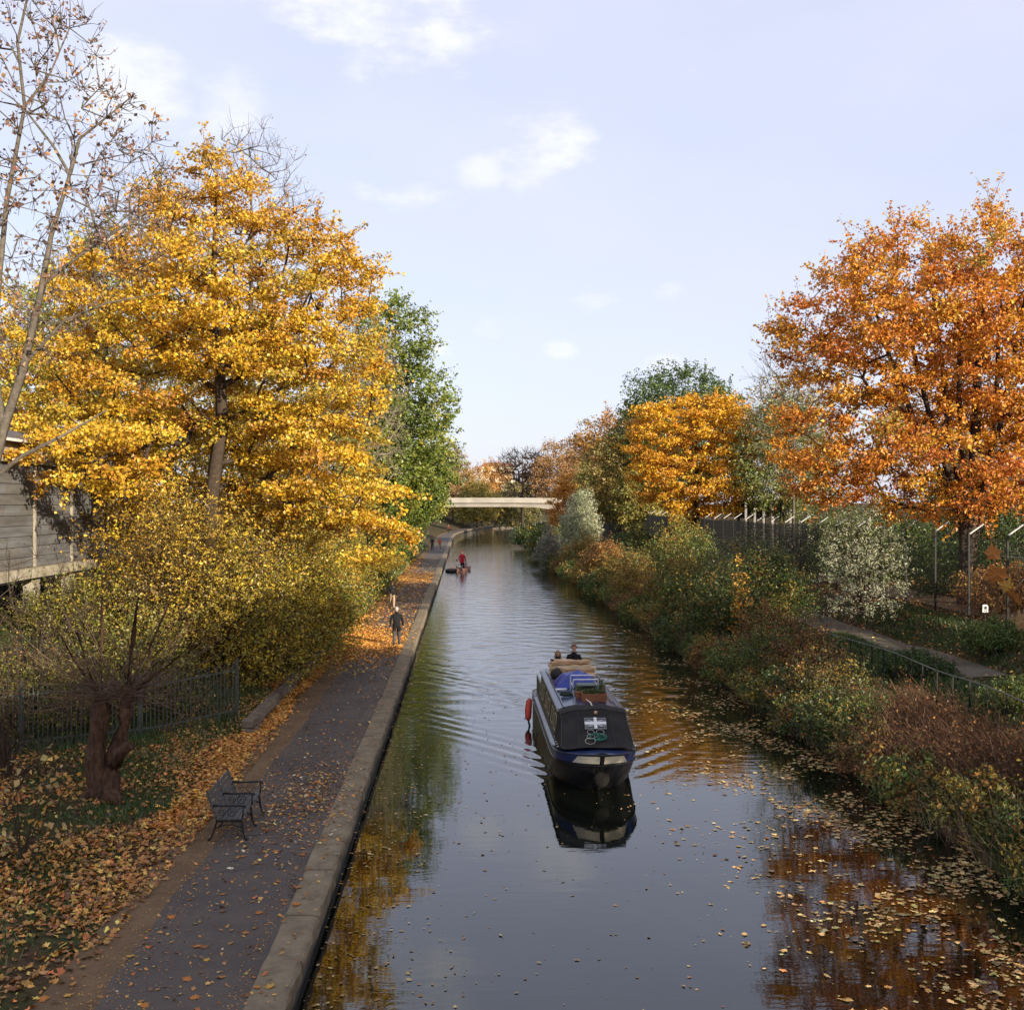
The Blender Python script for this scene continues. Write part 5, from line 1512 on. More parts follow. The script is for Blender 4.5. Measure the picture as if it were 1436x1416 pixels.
# ------------------------------------------------------------------ buildings seen on the right and far away
def right_buildings():
    dark = mat('dark_timber', (.05, .04, .035), .85, .2, col2=(.03, .025, .02), scale=2, bump=.01)
    roofm = mat('dark_roof', (.06, .05, .045), .85, .2, var=.4, scale=2)
    pale = mat('pale_post', (.30, .29, .26), .7, .3, var=.3, scale=3)
    # dark shed behind the orange tree
    b = Vector((39.0, 78, gz(39.0, 78)))
    root = empty('timber_shed', tuple(b)); tag(root, 'dark timber shed in the shade under the orange tree', 'building')
    MB().box((0, 0, 2.2), (14, 5, 4.4)).build('wall', dark, root)
    MB().add([(-7.4, -3, 4.3), (7.4, -3, 4.3), (7.4, 0, 5.6), (-7.4, 0, 5.6), (-7.4, 3, 4.3), (7.4, 3, 4.3)], [(0, 1, 2, 3), (3, 2, 5, 4)]).build('roof', roofm, root)
    for i in range(24):
        MB().box((-6.9 + i * .6, -2.53, 2.1), (.5, .06, 4.1)).build('plank', dark, root)
    # open shelter with pale posts
    b = Vector((23.8, 98, gz(23.8, 98)))
    root = empty('post_shelter', tuple(b)); tag(root, 'open shelter with pale upright posts behind the mesh fence', 'building')
    MB().box((0, 0, 4.35), (6.4, 4.4, .25)).build('roof', pale, root)
    MB().box((0, 1.9, 2.1), (6.0, .2, 4.2)).build('back_wall', dark, root)
    for i in range(8):
        MB().box((-2.8 + i * .8, -1.9, 2.1), (.2, .2, 4.25)).build('post', pale, root)
    # cream house beyond the bridge
    cream = mat('cream_render', (.72, .60, .42), .8, .2, var=.15, scale=1)
    b = Vector((-5.6, 420, 5.0))
    root = empty('cream_house', tuple(b)); tag(root, 'cream coloured house showing between trees beyond the bridge', 'building')
    MB().box((0, 0, 8.2), (13, 9, 16.4)).build('wall', cream, root)
    MB().add([(-6.8, -4.8, 16.4), (6.8, -4.8, 16.4), (5.2, 0, 18), (-5.2, 0, 18), (-6.8, 4.8, 16.4), (6.8, 4.8, 16.4)], [(0, 1, 2, 3), (3, 2, 5, 4), (0, 3, 4), (1, 5, 2)]).build('roof', mat('red_tile', (.3, .14, .08), .8, .2, var=.3), root)
    gl = mat('window_glass', (.03, .035, .04), .1, .5)
    for k in range(4):
        w_ = MB().box((-4.5 + 3 * k, -4.48, 13.6), (1.3, .12, 2.0)).build('window', gl, root)
        MB().box((-4.5 + 3 * k, -4.56, 12.5), (1.6, .2, .16)).build('sill', cream, w_)


right_buildings()


# ------------------------------------------------------------------ bridge
def bridge():
    Yb = 246.0
    root = empty('footbridge', (-2.5, Yb, 0)); tag(root, 'pale concrete footbridge crossing the canal in the distance', 'bridge')
    pale = mat('bridge_concrete', (.38, .35, .30), .85, .2, col2=(.27, .25, .21), scale=.35, bump=.01)
    grey = mat('bridge_beam_concrete', (.34, .31, .27), .9, .2, col2=(.24, .22, .19), scale=.5)
    zc = lambda t: .14 * (1 - t * t)            # slight camber
    n = 24
    x0, x1 = -26.0, 15.0
    def band(name, za, zb, ya, yb, m, par):
        mb = MB(); rows = []
        for i in range(n + 1):
            t = -1 + 2 * i / n; x = x0 + (x1 - x0) * i / n
            A = za(t) if callable(za) else za; B = zb(t) if callable(zb) else zb
            c = zc(t)
            rows.append([(x + 2.5, ya, A + c), (x + 2.5, ya, B + c), (x + 2.5, yb, B + c), (x + 2.5, yb, A + c)])
        mb.loft(rows, close=True)
        return mb.build(name, m, par)
    und = lambda t: 6.15 - 1.6 * max(0.0, (t - .45) / .55) ** 1.5 - 1.2 * max(0.0, (-t - .6) / .4) ** 1.5
    band('deck', und, 7.25, -1.9, 1.9, grey, root)
    par = band('parapet', 7.2, 8.25, -2.2, -1.9, pale, root)
    band('parapet', 7.2, 8.25, 1.9, 2.2, pale, root)
    band('string_course', 7.05, 7.2, -2.3, -1.88, grey, root)
    for i in range(14):
        x = x0 + (x1 - x0) * (i + .5) / 14 + 2.5
        MB().box((x, -2.05, 8.65), (.09, .09, .8)).build('rail_post', IRON, root)
    MB().tube([(x0 + 2.5, -2.05, 8.9), (-3, -2.05, 9.2), (x1 + 2.5, -2.05, 8.9)], .05, 5).build('handrail', IRON, root)
    for x in (-24.8, 13.6):
        MB().box((x + 2.5, 0, 2.9), (3.2, 3.7, 6.2)).build('abutment', grey, root)


bridge()


# ------------------------------------------------------------------ people
SKIN = mat('skin', (.50, .30, .21), .6, .3)


def cloth(c, n):
    return mat(n, c, .85, .2, var=.35, scale=7, bump=.006, bump_scale=24)


def person(label, loc, rz, top, bottom, shoes, hair, height=1.75, pose='walk', long_hair=False, cat='person', bulk=1.0, phase=1, arms='down', cloth_long=False, cap=False, group=None):
    s = height / 1.75
    root = empty('person', loc, rz); tag(root, label, cat, group)
    V = []; Rr = []; E = []; T = []

    def node(p, r, parent, t):
        V.append((p[0] * s, p[1] * s, p[2] * s)); Rr.append(r if isinstance(r, tuple) else (r, r)); i = len(V) - 1
        if parent is not None: E.append((parent, i))
        T.append(t); return i
    sit = pose == 'sit'
    hz = .95 if not sit else .35
    k = bulk
    pel = node((0, 0, hz), (.155 * k, .115 * k), None, 1 if not cloth_long else 0)
    sp = node((0, .0, hz + .2), (.15 * k, .115 * k), pel, 0)
    chs = node((0, .0, hz + .40), (.175 * k, .125 * k), sp, 0)
    nk0 = node((0, 0, hz + .525), (.085, .075), chs, 0)
    nk = node((0, .01, hz + .585), (.056, .056), nk0, 2)
    hd0 = node((0, .03, hz + .655), (.072, .082), nk, 2)
    hd = node((0, .03, hz + .73), (.082, .098), hd0, 2)
    hd1 = node((0, .02, hz + .795), (.06, .075), hd, 2)
    hands = []
    for sd in (-1, 1):
        a1 = node((sd * .185 * k, 0, hz + .455), (.068 * k, .068 * k), chs, 0)
        if arms == 'down':
            sw = .10 * sd * phase
            el = node((sd * .245 * k, -.02 + sw * .4, hz + .19), (.054 * k, .054 * k), a1, 0)
            wr = node((sd * .26 * k, .06 + sw, hz - .04), (.036, .036), el, 0)
            hn = node((sd * .262 * k, .075 + sw * 1.1, hz - .11), (.03, .042), wr, 2); hd_dir = Vector((0, .15, -1))
        elif arms == 'pocket':
            el = node((sd * .27 * k, -.07, hz + .20), (.054 * k, .054 * k), a1, 0)
            wr = node((sd * .20 * k, .06, hz + .04), (.04, .04), el, 0)
            hn = node((sd * .185 * k, .10, hz - .01), (.03, .04), wr, 2); hd_dir = Vector((0, .4, -1))
        elif arms == 'front':
            el = node((sd * .245 * k, .06, hz + .20), (.054 * k, .054 * k), a1, 0)
            wr = node((sd * .13, .27, hz + .20), (.036, .036), el, 0)
            hn = node((sd * .075, .32, hz + .21), (.03, .036), wr, 2); hd_dir = Vector((-sd * .8, .6, .1))
        else:   # holding a paddle out to one side
            el = node((sd * .22 + .07, .16, hz + .24), (.05, .05), a1, 0)
            wr = node((.26 + sd * .05, .28, hz + .16 + sd * .13), (.036, .036), el, 0)
            hn = node((.31 + sd * .05, .32, hz + .15 + sd * .15), (.03, .036), wr, 2); hd_dir = Vector((.3, .6, 0))
        hands.append((Vector(V[hn]), hd_dir.normalized(), sd))
    for sd in (-1, 1):
        if sit:
            hp = node((sd * .10, .02, hz - .01), .10, pel, 1); kn = node((sd * .13, .42, hz + .10), .068, hp, 1); an = node((sd * .12, .58, .02), .046, kn, 1); to = node((sd * .12, .72, 0.0), .034, an, 3)
        else:
            st = .16 * sd * phase * (1 if pose == 'walk' else .15)
            hp = node((sd * .095, .0, hz - .07), (.105 * k, .11 * k), pel, 1)
            kn = node((sd * .105, .05 + st * .8 + (.03 if st < 0 else 0), .50), .078 * k, hp, 1)
            an = node((sd * .105, -.0 + st * 1.5, .085 + (.05 if st < -.05 else 0)), .056 * k, kn, 1)
            to = node((sd * .112, .15 + st * 1.45, .035), .036, an, 3)
    me = bpy.data.meshes.new('body'); me.from_pydata(V, E, []); me.update()
    tmp = bpy.data.objects.new('body_tmp', me); COL.objects.link(tmp)
    md = tmp.modifiers.new('skin', 'SKIN'); md.use_smooth_shade = True; md.branch_smoothing = .4
    if not me.skin_vertices:
        return root
    for i, d in enumerate(me.skin_vertices[0].data):
        d.radius = (Rr[i][0] * s, Rr[i][1] * s); d.use_root = (i == 0)
    tmp.modifiers.new('sub', 'SUBSURF').levels = 1
    tmp.modifiers['sub'].render_levels = 1
    dg = bpy.context.evaluated_depsgraph_get()
    bm_me = bpy.data.meshes.new_from_object(tmp.evaluated_get(dg))
    bpy.data.objects.remove(tmp)
    # fingers, nose and ears belong to the body surface
    mb = MB()
    for (c, d, sd) in hands:
        side = Vector((0, 1, 0)) if abs(d.y) < .7 else Vector((0, 0, 1))
        cur = Vector((-sd, 0, 0)) if abs(d.x) < .7 else Vector((0, 0, -1))
        for f, (o, ln) in enumerate(((-.030, .062), (-.010, .075), (.010, .072), (.029, .058))):
            b0 = c + side * o * s + d * .01
            mb.tube([b0, b0 + (d * .6 + cur * .12) * ln * s, b0 + (d * .85 + cur * .5) * ln * s], [.0095 * s, .0085 * s, .006 * s], 5)
        mb.tube([c + side * .03 * s, c + (side * .06 + d * .02 + cur * .02) * s, c + (side * .065 + d * .055 + cur * .03) * s], [.011 * s, .010 * s, .007 * s], 5)
    fz = (hz + .715) * s
    mb.tube([(0, .11 * s, fz + .03 * s), (0, .142 * s, fz - .005 * s), (0, .115 * s, fz - .012 * s)], [.008 * s, .016 * s, .008 * s], 5)
    for sd in (-1, 1): mb.ball((sd * .083 * s, .02 * s, fz + .005 * s), (.012 * s, .022 * s, .032 * s), 6, 5)
    nb = len(bm_me.vertices)
    vs = [tuple(v.co) for v in bm_me.vertices] + mb.v
    fs = [tuple(p.vertices) for p in bm_me.polygons] + [tuple(i + nb for i in f) for f in mb.f]
    nbody = len(bm_me.polygons)
    me2 = bpy.data.meshes.new('body'); me2.from_pydata(vs, [], fs); me2.update()
    segs = [(Vector(V[a]), Vector(V[b]), T[b], (Rr[a][0] + Rr[b][0]) / 2) for a, b in E]
    mi = []
    for q, p in enumerate(me2.polygons):
        if q >= nbody: mi.append(2); continue
        c = p.center; best = None
        for a, b, t, rr in segs:
            ab = b - a; u = max(0, min(1, (c - a).dot(ab) / max(ab.length_squared, 1e-9)))
            dd = (c - a - ab * u).length - rr * .6
            if best is None or dd < best[0]: best = (dd, t)
        t = best[1]
        if t == 1 and c.z > (hz + .0) * s: t = 0
        if t == 1 and cloth_long and c.z > (hz - .28) * s: t = 0
        mi.append(t)
    me2.polygons.foreach_set('material_index', mi)
    me2.polygons.foreach_set('use_smooth', [True] * len(me2.polygons))
    link_mesh('body', me2, [top, bottom, SKIN, shoes], root)
    bpy.data.meshes.remove(bm_me); bpy.data.meshes.remove(me)
    # hair as a cap that leaves the face open
    h = MB(); c0 = Vector((0, .018 * s, (hz + .735) * s)); rows = []
    for i in range(8):
        th = math.pi * i / 7 * .72
        rows.append([])
        for j in range(14):
            ph = 2 * math.pi * j / 14
            front = math.sin(ph)
            r_ = 1.0
            z = math.cos(th); 
            if front > .2: z = max(z, .22 + .2 * front)
            w = math.sqrt(max(0, 1 - z * z)) if front > .2 else math.sin(th)
            rows[-1].append((c0.x + .096 * s * w * math.cos(ph), c0.y + .116 * s * w * math.sin(ph), c0.z + .112 * s * z))
    h.loft(rows, close=True)
    if long_hair:
        for j in range(9):
            ph = math.pi + math.pi * (j + .0) / 8
            x, y = math.cos(ph) * .085 * s, math.sin(ph) * .095 * s + .02 * s
            h.tube([(x, y, c0.z + .02 * s), (x * 1.25, y * 1.05, c0.z - .12 * s), (x * 1.25, y * 1.0, c0.z - .27 * s)], [.03 * s, .034 * s, .015 * s], 6)
    h.build('hair', hair, root, smooth=True)
    ey = MB()
    for sd in (-1, 1): ey.ball((sd * .032 * s, .112 * s, (hz + .735) * s), .011 * s, 6, 5)
    ey.build('eyes', IRON, root)
    return root


BLACKC = cloth((.014, .014, .017), 'black_cloth'); NAVYC = cloth((.03, .035, .05), 'navy_cloth'); GREYC = cloth((.07, .07, .08), 'charcoal_cloth')
TANC = cloth((.42, .30, .20), 'tan_cloth'); REDC = cloth((.52, .05, .03), 'red_cloth'); ORC = cloth((.55, .13, .05), 'orange_red_cloth'); WHITEC = cloth((.68, .66, .62), 'white_cloth')
CRIMC = cloth((.50, .02, .035), 'crimson_cloth'); MAROC = cloth((.16, .03, .025), 'maroon_cloth')
H_GREY = mat('grey_hair', (.42, .40, .38), .7, .3, var=.3, scale=30); H_BR = mat('brown_hair', (.075, .045, .03), .6, .3, var=.4, scale=30); H_BL = mat('blonde_hair', (.36, .22, .10), .6, .3, var=.4, scale=30)
H_RED = mat('auburn_hair', (.20, .075, .03), .6, .3, var=.4, scale=30); H_DK = mat('dark_hair', (.018, .014, .012), .6, .3)


def on_path(x, feet_y):
    Y = FOC * (CAM_Z - .45) / (feet_y - 705)
    return ((x - 718) / FOC * Y, Y, .45)


person('grey haired person in a black coat and dark trousers walking away near the leaf carpet', on_path(556, 905), .05, BLACKC, GREYC, BLACKC, H_GREY, 1.80, 'walk', bulk=1.12, arms='down', phase=1, cloth_long=True)
person('person in a dark hooded jacket and tan trousers walking ahead on the verge', on_path(550, 853.5), .1, BLACKC, TANC, BLACKC, H_BR, 1.72, 'walk', bulk=1.15, arms='down', phase=-1)
person('distant person in dark clothes standing at the left edge of the path', on_path(606.3, 771.5), math.pi, NAVYC, BLACKC, BLACKC, H_DK, 1.85, 'stand', arms='down')
person('distant runner in an orange red top coming along the path', on_path(616.6, 772), math.pi, ORC, TANC, WHITEC, H_RED, 1.8, 'walk', phase=1, arms='front', bulk=1.1)
person('far person in a maroon coat at the bend of the towpath', on_path(629, 747), math.pi, MAROC, BLACKC, BLACKC, H_BL, 1.75, 'stand')


# ------------------------------------------------------------------ narrowboat
def narrowboat():
    root = empty('narrowboat', tuple(BOAT), BOAT_RZ)
    tag(root, 'black and blue narrowboat with a black canvas bow cover on the canal', 'boat')
    hullm = mat('black_hull_paint', (.010, .010, .012), .35, .5, col2=(.02, .02, .022), scale=3, bump=.002)
    blue = mat('navy_blue_paint', (.018, .040, .15), .3, .5, col2=(.014, .03, .11), scale=3, coat=.3)
    roofm = mat('navy_roof_paint', (.028, .045, .10), .32, .45, col2=(.018, .03, .07), scale=2, coat=.15)
    cream = mat('cream_paint', (.74, .68, .52), .5, .4, col2=(.66, .60, .45), scale=3)
    canvas = mat('black_canvas', (.022, .020, .019), .9, .25, col2=(.030, .027, .024), scale=3, bump=.012, bump_scale=5)
    olive = mat('olive_panel', (.10, .098, .06), .55, .4, col2=(.07, .065, .05), scale=2)
    ledge = mat('sky_sheen_gunwale', (.36, .39, .46), .4, .5, col2=(.26, .28, .34), scale=4)  # pale blue grey puts the sky's reflection on the gunwale into the colour
    steel = mat('polished_steel', (.66, .66, .64), .35, .5, metal=.4)
    glass = mat('cabin_glass', (.02, .022, .02), .08, .6)
    Ln = 10.6
    half = 1.06
    sheer = lambda y: .78 + .30 * max(0.0, 1 - (y + .95) / 3.2) ** 1.7

    def hw(y, y0, full):
        t = min(1.0, max(0.0, (y - y0) / full))
        return half * (1 - (1 - t) ** 2.5) ** .62
    levels = [(-.45, .9, 3.0), (0.0, .02, 2.4), (.30, -.30, 2.2), (.58, -.62, 2.1), (.80, -.80, 2.0), (1.0, -.95, 1.9)]   # fraction of the sheer, stem y, entry length

    def hp(fr, y0, full, q, side, proud=0.0):
        y = y0 + (Ln - y0) * q
        z = fr if fr <= 0 else fr * sheer(y)
        w = hw(y, y0, full) + proud
        # rounded counter at the stern
        w *= min(1.0, math.sqrt(max(0.02, 1 - max(0, (y - (Ln - 1.2)) / 1.25) ** 2)))
        return (side * w, y - proud * (1.2 if q < .08 else 0), z)
    qs = [(i / 46) ** 1.9 for i in range(47)]

    def lv(fr):
        for a, b in zip(levels[:-1], levels[1:]):
            if a[0] <= fr <= b[0]:
                t = (fr - a[0]) / (b[0] - a[0]); return (fr, a[1] + (b[1] - a[1]) * t, a[2] + (b[2] - a[2]) * t)
        return levels[-1]

    def surf(fr0, fr1, q0, q1, side, proud, n=14, m=3, slant=0.0):
        rows = []
        for i in range(m + 1):
            fr = fr0 + (fr1 - fr0) * i / m
            a, b_, c = lv(fr)
            qq1 = q1 - slant * i / m
            rows.append([hp(a, b_, c, q0 + (qq1 - q0) * (j / n) ** 1.0, side, proud) for j in range(n + 1)])
        return rows
    h = MB()
    for side in (-1, 1):
        h.loft([[hp(*l, q, side) for q in qs] for l in levels])
    a = [hp(*levels[-1], q, -1) for q in qs]; b = [hp(*levels[-1], q, 1) for q in qs]
    h.loft([a, b])
    hull = h.build('hull', hullm, root, smooth=False)
    for side in (-1, 1):
        MB().loft(surf(.77, 1.0, .0, 1.0, side, .006, 60, 2)).build('blue_band', blue, hull, smooth=True)
        # rubbing strake
        MB().tube([hp(*lv(.74), q, side, .012) for q in qs], .022, 5).build('rubbing_strake', hullm, hull)
        MB().tube([hp(*lv(1.0), q, side, .004) for q in qs], .018, 5).build('gunwale_edge', hullm, hull)
        q1 = .0
        # cream flash either side of the stem
        MB().loft(surf(.785, .965, .0004, .040, side, .013, 12, 2, .0135)).build('cream_panel', cream, hull, smooth=True)
        MB().add([(side * .955, 1.3, .835), (side * 1.055, 1.3, .80), (side * 1.055, Ln - 2.2, .80), (side * .955, Ln - 2.2, .81)], [(0, 1, 2, 3)]).build('side_deck', ledge, hull)
    MB().tube([(0, -.985, 1.09), (0, -.83, .86), (0, -.33, .3), (0, .0, .0), (0, .3, -.2)], [.03, .03, .03, .03, .02], 6).build('stem_post', blue if False else hullm, hull)
    # foredeck
    fd = MB(); st = [(-.88 + i * .12) for i in range(14)]
    fd.loft([[(-hw(y, -.95, 1.9) * .97, y, sheer(y) + .006), (0, y, sheer(y) + .05), (hw(y, -.95, 1.9) * .97, y, sheer(y) + .006)] for y in st])
    fd.build('foredeck', blue, root)
    # rope button fender on the stem
    f = MB(); f.ball((0, -.66, .42), (.20, .15, .2), 12, 8)
    ff = f.build('bow_fender', mat('rope_fender', (.028, .025, .023), .95, .1, col2=(.013, .012, .011), scale=25, bump=.02), root, smooth=True)
    for sx in (-1, 1):
        MB().tube([(sx * .17, -.62, .5), (sx * .2, -.72, .9), (sx * .13, -.8, 1.02)], .010, 5).build('chain', hullm, ff)
    # cabin
    y0, y1 = 1.35, 8.0
    tb, tt = .95, .84       # half widths at bottom and top
    zb, zt = .80, 1.70
    cb = MB()
    for side in (-1, 1):
        cb.add([(side * tb, y0, zb), (side * tb, y1, zb), (side * tt, y1, zt), (side * tt, y0, zt)], [(0, 1, 2, 3)])
    for y in (y0, y1):
        cb.add([(-tb, y, zb), (tb, y, zb), (tt, y, zt), (-tt, y, zt)], [(0, 1, 2, 3)])
    cab = cb.build('cabin', hullm, root)
    nz = lambda side, t, z: side * (tb + (tt - tb) * (z - zb) / (zt - zb) + t)
    for side in (-1, 1):
        for i in range(3):
            ya, yb = y0 + .12 + i * 2.2, y0 + 2.2 + i * 2.2
            za, zc_ = zb + .08, zt - .10
            pn = MB().add([(nz(side, .006, za), ya, za), (nz(side, .006, za), yb, za), (nz(side, .006, zc_), yb, zc_), (nz(side, .006, zc_), ya, zc_)], [(0, 1, 2, 3)]).build('side_panel', olive, cab)
            for w in range(2):
                yy = ya + .25 + w * .95
                zlo, zhi = zb + .3, zt - .2
                wn = MB().add([(nz(side, .012, zlo), yy, zlo), (nz(side, .012, zlo), yy + .6, zlo), (nz(side, .012, zhi), yy + .6, zhi), (nz(side, .012, zhi), yy, zhi)], [(0, 1, 2, 3)]).build('window', glass, cab)
                fr = MB()
                for A, B_ in (((yy, zlo), (yy + .6, zlo)), ((yy, zhi), (yy + .6, zhi)), ((yy, zlo), (yy, zhi)), ((yy + .6, zlo), (yy + .6, zhi))):
                    fr.tube([(nz(side, .018, A[1]), A[0], A[1]), (nz(side, .018, B_[1]), B_[0], B_[1])], .014, 4)
                fr.build('frame', mat('brass_frame', (.28, .24, .15), .5, .5), wn)
    rf = MB(); rows = []
    for y in np.linspace(y0 - .05, y1 + .1, 8):
        rows.append([((tt + .05) * (j / 5 - 1), y, zt + .13 * (1 - (j / 5 - 1) ** 2)) for j in range(11)])
    rf.loft(rows)
    roof = rf.build('roof', roofm, root, smooth=True)
    for side in (-1, 1):
        MB().tube([(side * .72, y0 + .1, zt + .10), (side * .72, y1 - .1, zt + .10)], .018, 6).build('handrail', mat('handrail_paint', (.12, .15, .24), .3, .5), roof)
        MB().tube([(side * (tt + .05), y0 - .05, zt), (side * (tt + .05), y1 + .1, zt)], .02, 5).build('roof_edge', hullm, roof)
    # canvas cover over the bow well
    cv = MB(); rows = []
    prof = []
    for (y, ht, w, zlow, wlow) in ((1.62, 1.845, .86, 1.0, .97), (1.15, 1.87, .86, 1.0, 1.0), (.96, 1.84, .85, 1.0, 1.0), (.84, 1.70, .83, .98, 1.0), (.55, 1.46, .86, .98, 1.0), (.30, 1.27, .89, .99, .98), (.10, 1.12, .91, 1.02, .955), (-.05, 1.06, .86, 1.04, .88)):
        r = []
        zs = ht - .12 if ht > 1.5 else ht - .03
        for j in range(13):
            t = j / 6 - 1
            if abs(t) <= .67:
                u = t / .667; r.append((w * u, y + .02 * math.sin(j * 2.1), zs + (ht - zs) * (1 - u * u) + .012 * math.sin(j * 1.7 + y * 9)))
            else:
                u = (abs(t) - .667) / .333; r.append((math.copysign(w + (wlow - w) * u, t), y, zs + (zlow - zs) * u))
        rows.append(r)
    cv.loft(rows)
    cover = cv.build('bow_cover', canvas, root, smooth=False)
    piping = mat('canvas_piping', (.06, .057, .052), .8, .3)
    MB().tube([Vector(p) + Vector((0, -.012, .012)) for p in rows[2][2:11]], .010, 5).build('seam', piping, cover)
    for jj in (2, 10):
        MB().tube([Vector(r_[jj]) + Vector((math.copysign(.008, jj - 6), -.004, .008)) for r_ in rows], .010, 5).build('seam', piping, cover)
    for jj in (4, 8):
        MB().tube([Vector(r_[jj]) + Vector((0, -.006, .010)) for r_ in rows[2:]], .006, 5).build('seam', piping, cover)
    for side in (-1, 1):
        for q_ in range(5):
            MB().ball((side * .985, .25 + .27 * q_, 1.03), .022, 6, 5).build('stud', steel, cover)
    # flag-like emblem board hung on the cover
    base = Vector((0.0, .54, 1.52)); tilt = Matrix.Rotation(R(-46), 3, 'X')
    gre = mat('grey_emblem', (.26, .26, .27), .6, .3, var=.3, scale=9); whi = mat('white_emblem', (.74, .74, .72), .6, .3)
    blk = mat('dark_emblem', (.05, .05, .055), .6, .3)

    def plate(w, hgt, off, x=0, z=0, rot=0):
        m = MB(); mm = tilt @ Matrix.Rotation(rot, 3, 'Y')
        m.box(base + tilt @ Vector((x, -off, z)), (w, .008, hgt), mm); return m
    em = plate(.56, .34, .045).build('emblem_board', gre, cover)
    for r_ in (.52, -.52):
        plate(.56, .03, .055, 0, 0, r_).build('diagonal_bar', mat('mid_grey_emblem', (.45, .45, .45), .6, .3), em)
    for zz in (.12, -.12): plate(.54, .03, .058, 0, zz).build('dark_bar', blk, em)
    plate(.55, .075, .062).build('cross_bar', whi, em); plate(.075, .34, .066).build('cross_bar', whi, em)
    # rope coils and a green wreath lower on the cover
    coil = mat('pale_rope', (.36, .36, .33), .9, .2, var=.4, scale=30)
    for (x, y, z, r0) in ((-.14, .36, 1.345, .09), (.10, .36, 1.345, .10), (-.15, .25, 1.25, .10), (.12, .25, 1.25, .11), (-.18, .12, 1.17, .13)):
        m = MB(); pts = []
        for k in range(15):
            an = k / 14 * 2 * math.pi
            pts.append(Vector((x, y, z)) + tilt @ Vector((math.cos(an) * r0, -.035, math.sin(an) * r0 * .7)))
        m.tube(pts, .009, 5).build('rope_coil', coil, cover)
    gr = mat('green_rope', (.03, .17, .12), .85, .2, col2=(.02, .1, .07), scale=20)
    for k in range(4):
        m = MB(); rr = .09 + .028 * k; cx, cy, cz = (.05 + .05 * math.sin(k * 2), .18 + .02 * k, 1.20 + .018 * k)
        m.tube([Vector((cx, cy, cz)) + tilt @ Vector((math.cos(a_ / 16 * 6.283) * rr * 1.3, -.05, math.sin(a_ / 16 * 6.283) * rr * .55)) for a_ in range(17)], .010, 5).build('green_rope', gr, cover)
    MB().tube([(-.08, 2.0, 1.90), (-.02, 1.4, 1.92), (.04, .86, 1.76)], [.014, .018, .014], 6).build('boat_pole', mat('cream_pole', (.7, .64, .5), .5, .4), roof)
    MB().ball((.05, .86, 1.76), (.05, .05, .05), 8, 6).build('brass_knob', mat('brass_knob', (.5, .32, .16), .4, .5), roof)
    # stern rail and well
    MB().box((0, y1 + 1.0, .62), (1.7, 1.9, .06)).build('stern_deck', hullm, root)
    for side in (-1, 1):
        MB().box((side * .86, y1 + 1.0, .95), (.05, 1.8, .7)).build('stern_side', hullm, root)
    MB().tube([(0, y1 + 2.1, .8), (0, y1 + 1.9, 1.5), (.05, y1 + 1.4, 1.55)], .025, 6).build('tiller', steel, root)
    MB().tube([(-.62, 6.6, zt + .08), (-.62, 6.6, zt + .62)], [.06, .05], 8).build('chimney', hullm, roof)
    W = root.matrix_basis.copy() if False else Matrix.Translation(BOAT) @ Matrix.Rotation(BOAT_RZ, 4, 'Z')
    at = lambda x, y, z: W @ Vector((x, y, z))
    # red fender hanging outboard
    fr_ = empty('red_fender', tuple(at(-1.30, 8.0, .28)), BOAT_RZ); tag(fr_, 'red fender hanging off the left side of the narrowboat', 'fender')
    red = mat('red_fender_rubber', (.50, .045, .022), .5, .4, var=.3, scale=6)
    MB().tube([(.0, -.28, -.10), (.0, -.25, -.02), (.02, .0, .2), (.06, .24, .42), (.07, .28, .5)], [.05, .10, .115, .10, .04], 10).build('body', red, fr_, smooth=True)
    MB().tube([(.07, .28, .5), (.2, .2, .45), (.26, .1, .40)], .012, 5).build('cord', hullm, fr_)
    MB().tube([(.0, -.28, -.10), (.05, -.3, -.3), (.10, -.3, -.42)], [.03, .035, .02], 6).build('tail', hullm, fr_)
    # things on the roof
    tbx = empty('planter_box', tuple(at(.16, 2.15, zt + .125)), BOAT_RZ); tag(tbx, 'brown wooden planter box on the front of the boat roof', 'planter')
    wd = mat('brown_planter_wood', (.26, .10, .045), .7, .3, col2=(.17, .065, .03), scale=5, stretch=(.3, 1, 1))
    for k, (c, sz) in enumerate((((0, -.16, .11), (.66, .025, .22)), ((0, .16, .11), (.66, .025, .22)), ((-.32, 0, .11), (.025, .30, .22)), ((.32, 0, .11), (.025, .30, .22)))):
        MB().box(c, sz).build('side_board', wd, tbx)
    MB().box((0, 0, .15), (.61, .29, .06)).build('soil', mat('potting_soil', (.03, .022, .016), .95, .1, var=.4, scale=20), tbx)
    rng = np.random.default_rng(3)
    n = 260
    v, f_ = kites(np.stack([rng.uniform(-.3, .3, n), rng.uniform(-.14, .14, n), .2 + .12 * rng.random(n)], 1), rng.normal(size=(n, 3)), rng.normal(size=(n, 3)) + np.array([0, 0, 1]), .07 * rng.uniform(.6, 1.3, n), .6)
    link_mesh('plants', np_mesh('plants', v, f_, False, pal_colors(rng, GREEN_D + [((.3, .1, .05), 2)], 20, rng.integers(0, 20, n))), LEAF, tbx)['kind'] = 'stuff'
    rk = empty('roof_rack', tuple(at(.03, 3.0, zt + .125)), BOAT_RZ); tag(rk, 'pale tubular metal rack standing on the boat roof', 'rack')
    for y in (0, .75):
        MB().tube([(-.35, y, -.0), (-.35, y, .42), (-.33, y, .44), (.33, y, .44), (.35, y, .42), (.35, y, -.0)], .018, 6).build('hoop', steel, rk)
    for x in (-.35, .35):
        MB().tube([(x, 0, .25), (x, .75, .25)], .014, 6).build('side_tube', steel, rk)
    bk = empty('storage_box', tuple(at(.08, 3.35, zt + .13)), BOAT_RZ); tag(bk, 'dark storage box inside the metal roof rack', 'box')
